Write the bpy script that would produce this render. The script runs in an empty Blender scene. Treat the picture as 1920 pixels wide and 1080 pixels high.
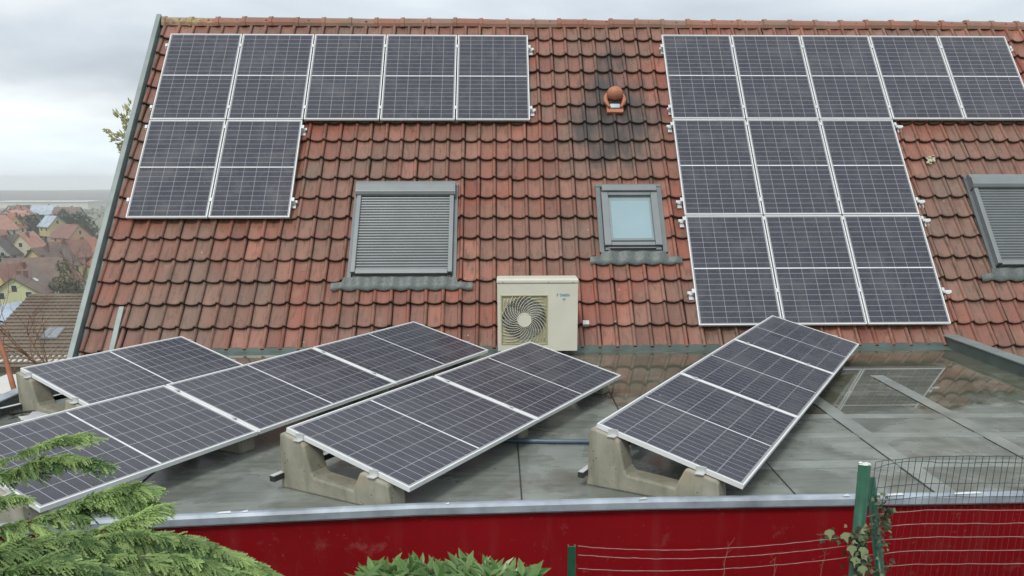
import bpy, bmesh, math, random
from math import sin, cos, pi, radians, sqrt, atan2, exp
from mathutils import Vector, Matrix, noise
S = bpy.context.scene
COL = S.collection
# ------------------------------------------------------------------ camera
CAMP = Vector((-0.2086, -10.1997, 2.138)); PITCH = -0.2515; YAW = 0.033; ROLL = -0.0008; F = 1526.947
FW = Vector((sin(YAW)*cos(PITCH), cos(YAW)*cos(PITCH), sin(PITCH)))
R0 = Vector((cos(YAW), -sin(YAW), 0)); U0 = R0.cross(FW)
RT = R0*cos(ROLL)+U0*sin(ROLL); UP = -R0*sin(ROLL)+U0*cos(ROLL)
cd = bpy.data.cameras.new('camera'); cam = bpy.data.objects.new('camera', cd); COL.objects.link(cam)
M = Matrix((RT, UP, -FW)).transposed().to_4x4(); M.translation = CAMP; cam.matrix_world = M
cd.sensor_width = 36; cd.lens = F/1920*36; cd.shift_x = -39.84/1920; cd.shift_y = 185.96/1920
cd.clip_start = 0.05; cd.clip_end = 60000
S.camera = cam
S.render.resolution_x = 1024; S.render.resolution_y = 576
def at(px, py, depth):
    """world position of something seen at a photo pixel, at a known distance"""
    return CAMP+(FW+RT*((px-999.84)/F)-UP*((py-725.96)/F))*depth
# ------------------------------------------------------------------ sky, sun, exposure
SUN_EL = radians(52); SUN_AZ = radians(200)
w = bpy.data.worlds.new('World'); S.world = w; w.use_nodes = True
nt = w.node_tree; N = nt.nodes; L = nt.links; N.clear()
wo = N.new('ShaderNodeOutputWorld'); bg = N.new('ShaderNodeBackground'); bg.inputs[1].default_value = 0.1
sk = N.new('ShaderNodeTexSky'); sk.sky_type = 'NISHITA'; sk.sun_disc = False; sk.sun_elevation = SUN_EL; sk.sun_rotation = SUN_AZ
sk.air_density = 1.2; sk.dust_density = 2.0
tc = N.new('ShaderNodeTexCoord')
mp = N.new('ShaderNodeMapping'); mp.inputs['Scale'].default_value = (1.6, 1.6, 6.5); mp.inputs['Location'].default_value = (1.3, 0.2, 0.45)
L.new(tc.outputs['Generated'], mp.inputs[0])
n1 = N.new('ShaderNodeTexNoise'); n1.inputs['Scale'].default_value = 1.5; n1.inputs['Detail'].default_value = 7; n1.inputs['Roughness'].default_value = .5
n1.inputs['Distortion'].default_value = .3
L.new(mp.outputs[0], n1.inputs['Vector'])
cr = N.new('ShaderNodeValToRGB'); L.new(n1.outputs['Fac'], cr.inputs[0])
els = cr.color_ramp.elements
els[0].position = .36; els[0].color = (4.9, 5.25, 5.75, 1)
els[1].position = .62; els[1].color = (8.0, 8.2, 8.2, 1)
e = els.new(.5); e.color = (6.2, 6.65, 7.0, 1)
# a heavier grey bank high up, a brighter clearing lower down, pale blue-grey at the horizon
sp = N.new('ShaderNodeSeparateXYZ'); L.new(tc.outputs['Generated'], sp.inputs[0])
n2 = N.new('ShaderNodeTexNoise'); n2.inputs['Scale'].default_value = 3.0; n2.inputs['Detail'].default_value = 6
mp2 = N.new('ShaderNodeMapping'); mp2.inputs['Scale'].default_value = (1, 1, 2.5); L.new(tc.outputs['Generated'], mp2.inputs[0]); L.new(mp2.outputs[0], n2.inputs['Vector'])
ad = N.new('ShaderNodeMath'); ad.operation = 'MULTIPLY_ADD'; ad.inputs[1].default_value = .12; L.new(n2.outputs['Fac'], ad.inputs[0])
sb = N.new('ShaderNodeMath'); sb.operation = 'ADD'; sb.inputs[1].default_value = -.06; L.new(sp.outputs['Z'], sb.inputs[0]); L.new(sb.outputs[0], ad.inputs[2])
band = N.new('ShaderNodeValToRGB'); L.new(ad.outputs[0], band.inputs[0])
b = band.color_ramp.elements
b[0].position = 0; b[0].color = (.96, 1.0, 1.03, 1)
b[1].position = 1; b[1].color = (1.1, 1.1, 1.1, 1)
for p, c in ((.045, (.97, 1.03, 1.06)), (.078, (1.26, 1.26, 1.22)), (.10, (1.0, 1.0, 1.0)), (.115, (.76, .775, .80)), (.2, (.90, .91, .93)), (.4, (1, 1, 1))):
    q = b.new(p); q.color = c+(1,)
mu = N.new('ShaderNodeMixRGB'); mu.blend_type = 'MULTIPLY'; mu.inputs[0].default_value = 1
L.new(cr.outputs[0], mu.inputs[1]); L.new(band.outputs[0], mu.inputs[2])
mx = N.new('ShaderNodeMixRGB'); mx.inputs[0].default_value = .9
L.new(sk.outputs[0], mx.inputs[1]); L.new(mu.outputs[0], mx.inputs[2])
L.new(mx.outputs[0], bg.inputs[0]); L.new(bg.outputs[0], wo.inputs[0])
sl = bpy.data.lights.new('sun', 'SUN'); sl.energy = 1.3; sl.angle = radians(14); sl.color = (1, .96, .9)
so = bpy.data.objects.new('sun', sl); COL.objects.link(so)
so.rotation_euler = Vector((sin(SUN_AZ)*cos(SUN_EL), cos(SUN_AZ)*cos(SUN_EL), sin(SUN_EL))).to_track_quat('Z', 'Y').to_euler()
so.location = (0, -4, 30)
S.view_settings.view_transform = 'Standard'; S.view_settings.look = 'None'; S.view_settings.exposure = 0.5; S.view_settings.gamma = 1
S.render.engine = 'CYCLES'; S.cycles.volume_bounces = 3
rnd = random.Random(7)
# ------------------------------------------------------------------ helpers
class MB:
    def __init__(s): s.v = []; s.f = []; s.a = []; s.d = None
    def add(s, vs, fs, val=0.0):
        o = len(s.v); s.v += [tuple(v) for v in vs]; s.f += [tuple(i+o for i in f) for f in fs]; s.a += [val]*len(vs); return s
    def box(s, a, b, m=None, val=0.0):
        x0, y0, z0 = a; x1, y1, z1 = b
        vs = [Vector(p) for p in ((x0,y0,z0),(x1,y0,z0),(x1,y1,z0),(x0,y1,z0),(x0,y0,z1),(x1,y0,z1),(x1,y1,z1),(x0,y1,z1))]
        if m is not None: vs = [m @ v for v in vs]
        return s.add(vs, [(0,3,2,1),(4,5,6,7),(0,1,5,4),(1,2,6,5),(2,3,7,6),(3,0,4,7)], val)
    def prism(s, prof, t0, t1, m=None, val=0.0):
        """profile (a, b) in local XZ, extruded along local Y"""
        n = len(prof); vs = [Vector((a, t0, b)) for a, b in prof]+[Vector((a, t1, b)) for a, b in prof]
        if m is not None: vs = [m @ v for v in vs]
        return s.add(vs, [tuple(range(n)), tuple(range(2*n-1, n-1, -1))]+[(i, i+n, (i+1) % n+n, (i+1) % n) for i in range(n)], val)
    def tube(s, pts, r, n=6, cap=True, val=0.0):
        pts = [Vector(p) for p in pts]; rs = r if isinstance(r, (list, tuple)) else [r]*len(pts)
        vs = []; fs = []; up = Vector((0, 0, 1))
        for i, p in enumerate(pts):
            d = (pts[min(i+1, len(pts)-1)]-pts[max(i-1, 0)])
            if d.length < 1e-9: d = Vector((0, 0, 1))
            d.normalize()
            a = d.cross(up)
            if a.length < .05: a = d.cross(Vector((1, 0, 0)))
            a.normalize(); b = a.cross(d)
            for k in range(n):
                t = 2*pi*k/n; vs.append(p+(a*cos(t)+b*sin(t))*rs[i])
        for i in range(len(pts)-1):
            for k in range(n): fs.append((i*n+k, i*n+(k+1) % n, (i+1)*n+(k+1) % n, (i+1)*n+k))
        if cap: fs += [tuple(range(n-1, -1, -1)), tuple(range((len(pts)-1)*n, len(pts)*n))]
        return s.add(vs, fs, val)
    def ball(s, c, r, seg=16, ring=10, m=None, val=0.0):
        c = Vector(c); r = Vector(r) if hasattr(r, '__len__') else Vector((r, r, r)); vs = []; fs = []
        for i in range(ring+1):
            t = pi*i/ring
            for k in range(seg):
                q = 2*pi*k/seg; vs.append(Vector((c.x+r.x*sin(t)*cos(q), c.y+r.y*sin(t)*sin(q), c.z+r.z*cos(t))))
        for i in range(ring):
            for k in range(seg): fs.append((i*seg+k, (i+1)*seg+k, (i+1)*seg+(k+1) % seg, i*seg+(k+1) % seg))
        if m is not None: vs = [m @ v for v in vs]
        return s.add(vs, fs, val)
    def build(s, name, mat, parent=None, smooth=False, bevel=0, loc=None, attr=False, inv=True):
        me = bpy.data.meshes.new(name)
        vs = s.v
        if loc is not None: vs = [(v[0]-loc[0], v[1]-loc[1], v[2]-loc[2]) for v in vs]
        me.from_pydata(vs, [], s.f); me.validate()
        if attr:
            at_ = me.attributes.new('tv', 'FLOAT', 'POINT'); at_.data.foreach_set('value', s.a)
        if s.d is not None and len(s.d) == len(me.vertices):
            ad_ = me.attributes.new('dirt_shade', 'FLOAT', 'POINT'); ad_.data.foreach_set('value', s.d)
        me.materials.append(mat)
        if smooth: me.polygons.foreach_set('use_smooth', [True]*len(me.polygons))
        me.update()
        o = bpy.data.objects.new(name, me); COL.objects.link(o)
        if loc is not None: o.location = loc
        if parent is not None:
            o.parent = parent
            if inv: o.matrix_parent_inverse = parent.matrix_basis.inverted()
        if bevel:
            b_ = o.modifiers.new('bevel', 'BEVEL'); b_.width = bevel; b_.segments = 2; b_.limit_method = 'ANGLE'
        return o
def tag(o, label=None, cat=None, group=None, kind=None):
    if label: o['label'] = label
    if cat: o['category'] = cat
    if group: o['group'] = group
    if kind: o['kind'] = kind
    return o
def thing(name, loc, label, cat, group=None, rot=None):
    o = bpy.data.objects.new(name, None); COL.objects.link(o); o.empty_display_size = .1
    o.location = loc
    if rot is not None: o.rotation_euler = rot
    return tag(o, label, cat, group)
def copy_tree(o, parent=None):
    c = o.copy(); COL.objects.link(c); c.parent = parent
    for ch in list(o.children): copy_tree(ch, c)
    return c
# ------------------------------------------------------------------ materials
class NT:
    def __init__(s, name):
        s.m = bpy.data.materials.new(name); s.m.use_nodes = True; s.t = s.m.node_tree; s.n = s.t.nodes; s.l = s.t.links
        s.b = s.n['Principled BSDF']
    def node(s, t, **k):
        n = s.n.new('ShaderNode'+t)
        for a, v in k.items():
            if a.startswith('i_'): n.inputs[a[2:].replace('_', ' ')].default_value = v
            else: setattr(n, a, v)
        return n
    def link(s, a, b): s.l.new(a, b)
    def coord(s, which='Object', scale=None):
        c = s.node('TexCoord').outputs[which]
        if scale is not None:
            m = s.node('Mapping'); m.inputs['Scale'].default_value = scale if hasattr(scale, '__len__') else (scale,)*3
            s.link(c, m.inputs[0]); c = m.outputs[0]
        return c
    def noise(s, vec, scale, detail=4, rough=.55, dist=0):
        n = s.node('TexNoise', i_Scale=scale, i_Detail=detail, i_Roughness=rough, i_Distortion=dist); s.link(vec, n.inputs['Vector']); return n.outputs['Fac']
    def ramp(s, fac, stops):
        r = s.node('ValToRGB'); s.link(fac, r.inputs[0]); e = r.color_ramp.elements
        while len(e) < len(stops): e.new(.5)
        for i, (p, c) in enumerate(stops):
            e[i].position = p; e[i].color = (c, c, c, 1) if not hasattr(c, '__len__') else tuple(c)+(1,)
        return r.outputs[0]
    def mix(s, f, a, b, mode='MIX'):
        m = s.node('MixRGB', blend_type=mode)
        for i, x in ((0, f), (1, a), (2, b)):
            if hasattr(x, 'is_output') or hasattr(x, 'links'): s.link(x, m.inputs[i])
            elif i == 0: m.inputs[0].default_value = x
            else: m.inputs[i].default_value = tuple(x)+(1,)
        return m.outputs[0]
    def math(s, op, a, b=0.0, c=None):
        m = s.node('Math', operation=op)
        for i, x in enumerate((a, b) if c is None else (a, b, c)):
            if hasattr(x, 'links'): s.link(x, m.inputs[i])
            else: m.inputs[i].default_value = x
        return m.outputs[0]
    def bump(s, h, strength=.3, dist=.01):
        b = s.node('Bump', i_Strength=strength, i_Distance=dist); s.link(h, b.inputs['Height']); s.link(b.outputs[0], s.b.inputs['Normal'])
    def set(s, color=None, rough=None, metal=None, spec=None):
        for nm, x in (('Base Color', color), ('Roughness', rough), ('Metallic', metal), ('Specular IOR Level', spec)):
            if x is None: continue
            if hasattr(x, 'links'): s.link(x, s.b.inputs[nm])
            elif nm == 'Base Color': s.b.inputs[nm].default_value = tuple(x)+(1,)
            else: s.b.inputs[nm].default_value = x
        return s.m
def simple(name, col, rough=.5, metal=0, var=.15, scale=8, bump=0, col2=None):
    t = NT(name); c = t.coord(); f = t.noise(c, scale, 5)
    a = tuple(x*(1-var) for x in col); b_ = col2 or tuple(min(1, x*(1+var)) for x in col)
    t.set(t.ramp(f, [(.3, a), (.7, b_)]), rough, metal)
    if bump: t.bump(t.noise(c, scale*6, 4), bump, .004)
    return t.m
# clay tiles
def tile_mat(name, cols, grey=(.16, .13, .10), soot=True):
    t = NT(name); c = t.coord()
    tv = t.node('Attribute', attribute_name='tv').outputs['Fac']
    base = t.ramp(tv, [(0, cols[0]), (.35, cols[1]), (.7, cols[2]), (1, cols[3])])
    big = t.noise(c, .55, 3)
    base = t.mix(t.ramp(big, [(.38, 0), (.62, .6)]), base, grey)
    gap_shade = t.node('Attribute', attribute_name='dirt_shade').outputs['Fac']
    st = t.noise(t.coord('Object', (9, 2.2, 2.2)), 2.2, 6, .65, .4)
    base = t.mix(t.ramp(st, [(.5, 0), (.64, .62)]), base, (.085, .062, .038))
    pale = t.noise(c, 5, 5)
    base = t.mix(t.ramp(pale, [(.58, 0), (.78, .32)]), base, (.40, .25, .18))
    base = t.mix(t.math('MULTIPLY', gap_shade, .9), base, (.022, .014, .010))  # shade of the tile gaps and course edges, painted into the colour
    fine = t.noise(c, 70, 4)
    base = t.mix(t.ramp(fine, [(.3, .22), (.5, 0)]), base, (.04, .028, .018))
    vor = t.node('TexVoronoi', i_Scale=3.3); t.link(c, vor.inputs['Vector'])
    sp_ = t.math('LESS_THAN', vor.outputs['Distance'], .035)
    base = t.mix(t.math('MULTIPLY', sp_, .6), base, (.5, .48, .42))
    if soot:   # soot washed down the slope around the vent
        sx = t.node('SeparateXYZ'); t.link(c, sx.inputs[0])
        dx = t.math('DIVIDE', t.math('SUBTRACT', sx.outputs['X'], 1.42), .72)
        dz = t.math('DIVIDE', t.math('SUBTRACT', sx.outputs['Z'], 3.12), .98)
        r2 = t.math('ADD', t.math('MULTIPLY', dx, dx), t.math('MULTIPLY', dz, dz))
        r2 = t.math('ADD', r2, t.math('MULTIPLY', t.math('SUBTRACT', t.noise(t.coord('Object', (4.5, 1.2, 1.2)), 1.3, 5), .5), 2.6))
        r2 = t.math('ADD', r2, t.math('MULTIPLY', t.math('SUBTRACT', tv, .5), .2))
        base = t.mix(t.ramp(r2, [(.15, .86), (1.15, 0)]), base, (.034, .034, .032))
        # brown wet grime on the tiles that the arrays drip on
    t.set(base, t.ramp(t.noise(c, 9, 4), [(.3, .24), (.7, .48)]), 0, .5)
    t.bump(t.noise(c, 45, 5), .25, .006)
    return t.m
M_TILE = tile_mat('clay_tile', [(.20, .058, .036), (.30, .095, .058), (.235, .096, .064), (.38, .140, .092)])
M_TILE_EDGE = simple('clay_tile_ridge', (.27, .13, .085), .6, var=.35, scale=4, bump=.3)
M_CLAY = simple('clay_vent', (.42, .16, .085), .55, var=.15, scale=10, bump=.15)
M_ALU = simple('anodised_aluminium', (.62, .64, .64), .38, .35, var=.06)
M_FRAME = simple('panel_frame', (.76, .78, .78), .4, .1, var=.05, scale=3)
M_GREYM = simple('grey_aluminium', (.155, .175, .18), .4, .25, var=.08, scale=5)
M_GREYL = simple('shutter_aluminium', (.215, .235, .24), .38, .3, var=.06, scale=4)
M_DARK = simple('dark_gasket', (.015, .017, .018), .5)
M_LEAD = simple('flashing_lead', (.105, .125, .12), .5, .2, var=.3, scale=40, bump=.15)
M_VERGE = simple('verge_zinc', (.235, .28, .27), .45, .3, var=.15, scale=3)
M_ZINC = simple('drip_edge_zinc', (.30, .35, .40), .45, .1, var=.35, scale=5)
M_UPST = simple('upstand_membrane', (.085, .115, .105), .3, var=.25, scale=4)
M_BODY = simple('rail_black', (.03, .03, .03), .4)
M_PIPE = simple('blue_conduit', (.075, .115, .16), .35)
M_WALLW = simple('render_wall', (.5, .48, .42), .9)
M_GREEN = simple('green_powder_coat', (.008, .08, .042), .35, var=.25, scale=12)
M_WIRE = simple('green_coated_wire', (.02, .045, .04), .5)
M_WIRER = simple('rusty_thin_wire', (.09, .02, .02), .7)
M_WIREP = simple('faded_wire', (.32, .22, .2), .6, var=.3, scale=30)
M_BARK = simple('bark', (.10, .065, .045), .9, var=.3, bump=.5)
M_TWIG = simple('reddish_twig', (.19, .085, .045), .8, var=.3)
M_SHEET = simple('pale_plastic_sheet', (.55, .56, .57), .3, var=.12, scale=4)
# panel glass with cells drawn by the cell pitch: 6 across, 2 x 10 along
def cell_mat():
    t = NT('solar_cells'); c = t.coord(); s = t.node('SeparateXYZ'); t.link(c, s.inputs[0]); X, Y = s.outputs['X'], s.outputs['Y']
    def lines(v, off, pitch, wdt):   # 1 on a line
        q = t.math('DIVIDE', t.math('SUBTRACT', v, off), pitch)
        fr = t.math('ABSOLUTE', t.math('SUBTRACT', t.math('FRACT', t.math('ADD', q, 100.5)), .5))
        return t.math('LESS_THAN', fr, wdt/2/pitch)
    gy = lines(Y, .027, (1.088-.054)/6, .0052)
    gx = lines(X, .027, (1.755-.054)/20, .0046)
    mid = t.math('LESS_THAN', t.math('ABSOLUTE', t.math('SUBTRACT', X, .8775)), .0085)
    edge = t.math('MAXIMUM', t.math('GREATER_THAN', t.math('ABSOLUTE', t.math('SUBTRACT', X, .8775)), .8775-.027), t.math('GREATER_THAN', t.math('ABSOLUTE', t.math('SUBTRACT', Y, .544)), .544-.027))
    bus = lines(Y, .027+.0086, .01723, .0011)
    dirt_shade = t.noise(c, 6, 5)
    # each cell a touch different
    fl = t.node('Combine'+'XYZ'); t.link(t.math('FLOOR', t.math('DIVIDE', t.math('SUBTRACT', X, .027), .08505)), fl.inputs[0]); t.link(t.math('FLOOR', t.math('DIVIDE', t.math('SUBTRACT', Y, .027), .17233)), fl.inputs[1])
    wn = t.node('TexWhiteNoise'); t.link(fl.outputs[0], wn.inputs['Vector'])
    base = t.mix(wn.outputs['Value'], (.017, .017, .031), (.027, .027, .046))
    oi = t.node('ObjectInfo')
    base = t.mix(t.math('MULTIPLY', oi.outputs['Random'], .35), base, (.036, .036, .05))
    base = t.mix(t.ramp(dirt_shade, [(.4, 0), (.7, .35)]), base, (.06, .06, .075))
    off = t.node('CombineXYZ'); t.link(t.math('MULTIPLY', oi.outputs['Random'], 37), off.inputs[2]); va = t.node('VectorMath', operation='ADD'); t.link(c, va.inputs[0]); t.link(off.outputs[0], va.inputs[1])
    st = t.noise(va.outputs[0], 2.2, 6, .7)
    drp = t.math('GREATER_THAN', t.noise(va.outputs[0], 26, 2, .4), .80)
    drops = t.noise(c, 180, 2, .5)
    base = t.mix(t.ramp(drops, [(.62, 0), (.72, .2)]), base, (.14, .15, .17))
    base = t.mix(t.math('MULTIPLY', bus, .5), base, (.25, .26, .29))
    base = t.mix(t.math('MULTIPLY', gx, .72), base, (.42, .44, .46))
    base = t.mix(t.math('MULTIPLY', gy, .62), base, (.42, .44, .46))
    base = t.mix(mid, base, (.68, .70, .72))
    base = t.mix(edge, base, (.30, .31, .32))
    base = t.mix(t.ramp(st, [(.5, 0), (.72, .35)]), base, (.13, .13, .135))
    base = t.mix(t.math('MULTIPLY', drp, .7), base, (.5, .5, .47))
    t.set(base, t.ramp(st, [(.3, .14), (.7, .4)]), 0, .5)
    t.bump(drops, .12, .002)
    return t.m
M_CELL = cell_mat()
def concrete_mat():
    t = NT('weathered_concrete'); c = t.coord()
    f = t.noise(c, 3.5, 6, .65); base = t.ramp(f, [(.3, (.20, .195, .145)), (.55, (.31, .30, .235)), (.75, (.38, .36, .30))])
    base = t.mix(t.ramp(t.noise(t.coord('Object', (6, 6, 1.0)), 1.5, 4), [(.5, 0), (.7, .55)]), base, (.13, .135, .09))
    base = t.mix(t.ramp(t.noise(c, 2, 3), [(.58, 0), (.75, .5)]), base, (.40, .29, .15))
    v = t.node('TexVoronoi', i_Scale=22); t.link(c, v.inputs['Vector'])
    pit = t.math('MULTIPLY', t.math('LESS_THAN', v.outputs['Distance'], .13), t.math('GREATER_THAN', t.noise(c, 14, 2), .46))
    base = t.mix(t.math('MULTIPLY', pit, .8), base, (.05, .05, .04))
    t.set(base, .75); t.bump(t.noise(c, 60, 5), .3, .004); return t.m
M_CONC = concrete_mat()
def membrane_mat():
    t = NT('wet_bitumen_membrane'); c = t.coord(); s = t.node('SeparateXYZ'); t.link(c, s.inputs[0]); X, Y = s.outputs['X'], s.outputs['Y']
    f = t.noise(c, 1.3, 6, .6); base = t.ramp(f, [(.32, (.125, .14, .125)), (.48, (.205, .225, .205)), (.68, (.30, .33, .305))])
    base = t.mix(t.ramp(t.noise(t.coord('Object', (1, 5, 1)), 1.7, 5), [(.48, 0), (.7, .5)]), base, (.10, .105, .08))
    base = t.mix(t.ramp(t.noise(c, 150, 3), [(.45, .0), (.62, .35)]), base, (.33, .36, .34))
    # deep standing water along the house and in the right-hand corner
    wob = t.math('MULTIPLY', t.math('SUBTRACT', t.noise(c, .9, 4), .5), 1.7)
    wide = t.math('MULTIPLY', t.ramp(t.math('MULTIPLY', t.math('SUBTRACT', X, -.2), .8), [(0, 0), (1, 1)]), 2.15)
    line = t.math('ADD', t.math('ADD', Y, .85), wide)
    line = t.math('ADD', line, wob)
    pud = t.ramp(line, [(.0, 0), (.16, 1)])
    # shallow film patches elsewhere
    film = t.ramp(t.noise(c, 1.25, 6, .62, .6), [(.43, 0), (.58, 1)])
    mud = t.mix(t.ramp(t.noise(c, 2.2, 5), [(.35, 0), (.65, 1)]), (.045, .05, .03), (.12, .115, .075))
    base = t.mix(t.math('MULTIPLY', pud, .85), base, mud)
    base = t.mix(t.math('MULTIPLY', film, .42), base, (.075, .08, .06))
    rim = t.ramp(t.noise(c, 1.25, 6, .62, .6), [(.37, 0), (.43, .35), (.45, .35), (.48, 0)])
    base = t.mix(rim, base, (.22, .24, .205))
    vo = t.node('TexVoronoi', i_Scale=2.7); t.link(c, vo.inputs['Vector'])
    base = t.mix(t.math('MULTIPLY', t.math('LESS_THAN', vo.outputs['Distance'], .045), .6), base, (.05, .045, .03))
    base = t.mix(t.ramp(t.noise(t.coord('Object', (.7, 4, 1)), 3.2, 6, .7), [(.52, 0), (.66, .4)]), base, (.075, .08, .05))
    wet = t.math('MAXIMUM', pud, t.math('MULTIPLY', film, .8))
    t.set(base, t.math('MULTIPLY_ADD', wet, -.345, .36), 0, .55)
    b = t.node('Bump', i_Distance=.004); t.link(t.noise(c, 90, 4), b.inputs['Height'])
    t.link(t.math('MULTIPLY_ADD', wet, -.45, .45), b.inputs['Strength']); t.link(b.outputs[0], t.b.inputs['Normal'])
    return t.m, None
M_MEMB, _ = membrane_mat()
def strip_mat():
    t = NT('membrane_lap'); c = t.coord()
    base = t.ramp(t.noise(c, 3, 5), [(.3, (.19, .21, .19)), (.7, (.30, .33, .305))])
    t.set(base, t.ramp(t.noise(c, 2, 3), [(.4, .1), (.7, .4)]), 0, .5); t.bump(t.noise(c, 80, 4), .2, .004); return t.m
M_LAP = strip_mat()
def red_mat():
    t = NT('red_render'); c = t.coord()
    base = t.ramp(t.noise(c, 1.1, 5), [(.3, (.185, .0016, .004)), (.7, (.235, .0025, .007))])
    base = t.mix(t.ramp(t.noise(t.coord('Object', (5, 5, .8)), 1.6, 6, .65), [(.54, 0), (.75, .25)]), base, (.24, .05, .05))
    base = t.mix(t.ramp(t.noise(t.coord('Object', (16, 16, .7)), 1.1, 4, .6), [(.58, 0), (.75, .15)]), base, (.09, .004, .005))
    base = t.mix(t.ramp(t.noise(c, 3.7, 7, .75), [(.6, 0), (.68, .35)]), base, (.27, .10, .09))
    base = t.mix(t.ramp(t.noise(c, 25, 3), [(.66, 0), (.72, .4)]), base, (.25, .08, .08))
    t.set(base, .8, 0, .12); t.bump(t.noise(c, 60, 4), .15, .003); return t.m
M_RED = red_mat()
def ground_mat():
    t = NT('valley_ground'); c = t.coord()
    g = t.ramp(t.noise(c, .012, 5), [(.35, (.10, .13, .07)), (.5, (.15, .17, .10)), (.65, (.17, .15, .11))])
    g = t.mix(t.ramp(t.noise(c, .35, 5), [(.4, 0), (.7, .6)]), g, (.07, .09, .04))
    t.set(g, .95); return t.m
M_GROUND = ground_mat()
M_HILL = simple('winter_wood', (.055, .045, .05), .95, var=.3, scale=.01)
def leaf_mat(name, a, b, rough=.45, trans=.25):
    t = NT(name); c = t.coord(); tv = t.node('Attribute', attribute_name='tv').outputs['Fac']
    base = t.ramp(tv, [(0, a), (1, b)])
    base = t.mix(t.ramp(t.noise(c, 6, 3), [(.35, 0), (.7, .35)]), base, tuple(x*.5 for x in a))
    t.set(base, rough, 0, .4)
    try: t.b.inputs['Transmission Weight'].default_value = 0
    except Exception: pass
    tr = t.node('BsdfTranslucent'); t.link(base, tr.inputs[0]); ms = t.node('MixShader'); ms.inputs[0].default_value = trans
    t.link(t.b.outputs[0], ms.inputs[1]); t.link(tr.outputs[0], ms.inputs[2]); t.link(ms.outputs[0], t.n['Material Output'].inputs[0])
    return t.m
M_CONI = leaf_mat('cypress_scale_leaf', (.05, .13, .035), (.52, .70, .26), .5, .42)
M_SHRUB = leaf_mat('laurel_leaf', (.07, .17, .05), (.30, .44, .17), .3, .3)
M_IVY = leaf_mat('ivy_leaf', (.018, .038, .016), (.20, .24, .12), .5, .15)
M_FARLEAF = leaf_mat('far_foliage', (.025, .045, .022), (.06, .085, .04), .8, .1)
M_FARBROWN = leaf_mat('far_shrub_foliage', (.07, .075, .035), (.14, .13, .06), .8, .1)
M_YELLEAF = leaf_mat('yellowed_needles', (.40, .42, .20), (.62, .60, .34), .7, .5)
# ------------------------------------------------------------------ terrain
def gz(x, y):
    r = sqrt((x*.9)**2+(y+6)**2)
    prof = [(0, -1.3), (9, -1.6), (20, -6.5), (45, -9.5), (100, -17), (175, -24), (400, -27), (900, -33), (3000, -48), (12000, -110)]
    if y < -5.4:   # bank rising to where the photographer stands
        k = min(1, max(0, (-5.7-y)/2.3)); k = k*k*(3-2*k)
        near = -1.3+1.75*k + max(0, -y-10.5)*.12
        fall = min(1, max(0, (abs(x)-14)/20))
        return near*(1-fall)+fall*(near-6*fall)
    z = prof[-1][1]
    for (a, za), (b, zb) in zip(prof, prof[1:]):
        if r <= b: t = (r-a)/(b-a); z = za+(zb-za)*t; break
    if r < 40: z += .0
    return z
def axis_vals():
    v = [0]; s = .5
    while v[-1] < 3000: v.append(v[-1]+s); s *= 1.13
    return [-a for a in v[:0:-1]]+v
ax = axis_vals(); g = MB(); n = len(ax)
g.add([(x, y-6, gz(x, y-6)) for y in ax for x in ax], [(j*n+i, j*n+i+1, (j+1)*n+i+1, (j+1)*n+i) for j in range(n-1) for i in range(n-1)])
tag(g.build('ground', M_GROUND, smooth=True), kind='structure')
h = MB(); hx = []
for j in range(9):
    row = []
    for i in range(90):
        a = radians(-75+150*i/89); t = j/8
        R = 1250+1900*t; x = R*sin(a); y = R*cos(a)
        top = 14*(noise.noise(Vector((a*9, .5, 0)))*.35+.75)*sin(pi*min(1, t*1.1)/1.1*.95) + (2.2*noise.noise(Vector((a*160, t*5, 3))) if j else 0)
        row.append((x, y, -38+top+(-6 if j == 0 else 0)))
    hx += row
h.add(hx, [(j*90+i, j*90+i+1, (j+1)*90+i+1, (j+1)*90+i) for j in range(8) for i in range(89)])
tag(h.build('hills', M_HILL, smooth=True), kind='structure')
# ------------------------------------------------------------------ the house
SL = 0.8617; cS, sS = cos(SL), sin(SL)
MR = Matrix(((1, 0, 0, 0), (0, cS, -sS, 0), (0, sS, cS, 0), (0, 0, 0, 1)))      # (x, along slope, height above it) -> world
RIDGE_D = 6.0; RX0, RX1 = -5.60, 10.4
house = thing('house', (2.4, 3.9, -2.2), 'house whose steep red clay tiled roof with grey roof windows rises behind the flat roof', 'house')
wl = MB(); ry = RIDGE_D*cS; rz = RIDGE_D*sS; y0 = -1.0*cS+.15; 
wl.prism([(y0, -2.4), (2*ry-y0, -2.4), (2*ry-y0, -.95), (ry, rz-.12), (y0, -.95)], -(RX1-.1), -(RX0+.12), Matrix(((0, -1, 0, 0), (1, 0, 0, 0), (0, 0, 1, 0), (0, 0, 0, 1))))
wl.build('wall', M_WALLW, house)
TW, TD, T0 = .2245, .3485, .005
def tprof(u):
    """height of the tile across its width, u in 0..1: a shallow pan and a rounded roll"""
    if u < .74: return -.013*sin(pi*u/.74)+.004
    return .004+.031*sin(pi*(u-.74)/.26)**.7
TX0 = -2.803-TW*13
us = [0, .1, .22, .37, .52, .64, .74, .78, .83, .88, .93, .97, 1.0]
HOLES = [(-2.2, -.99, 1.0, 2.45), (1.16, 1.90, 1.42, 2.56), (6.53, 7.75, 1.1, 2.6)]
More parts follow.
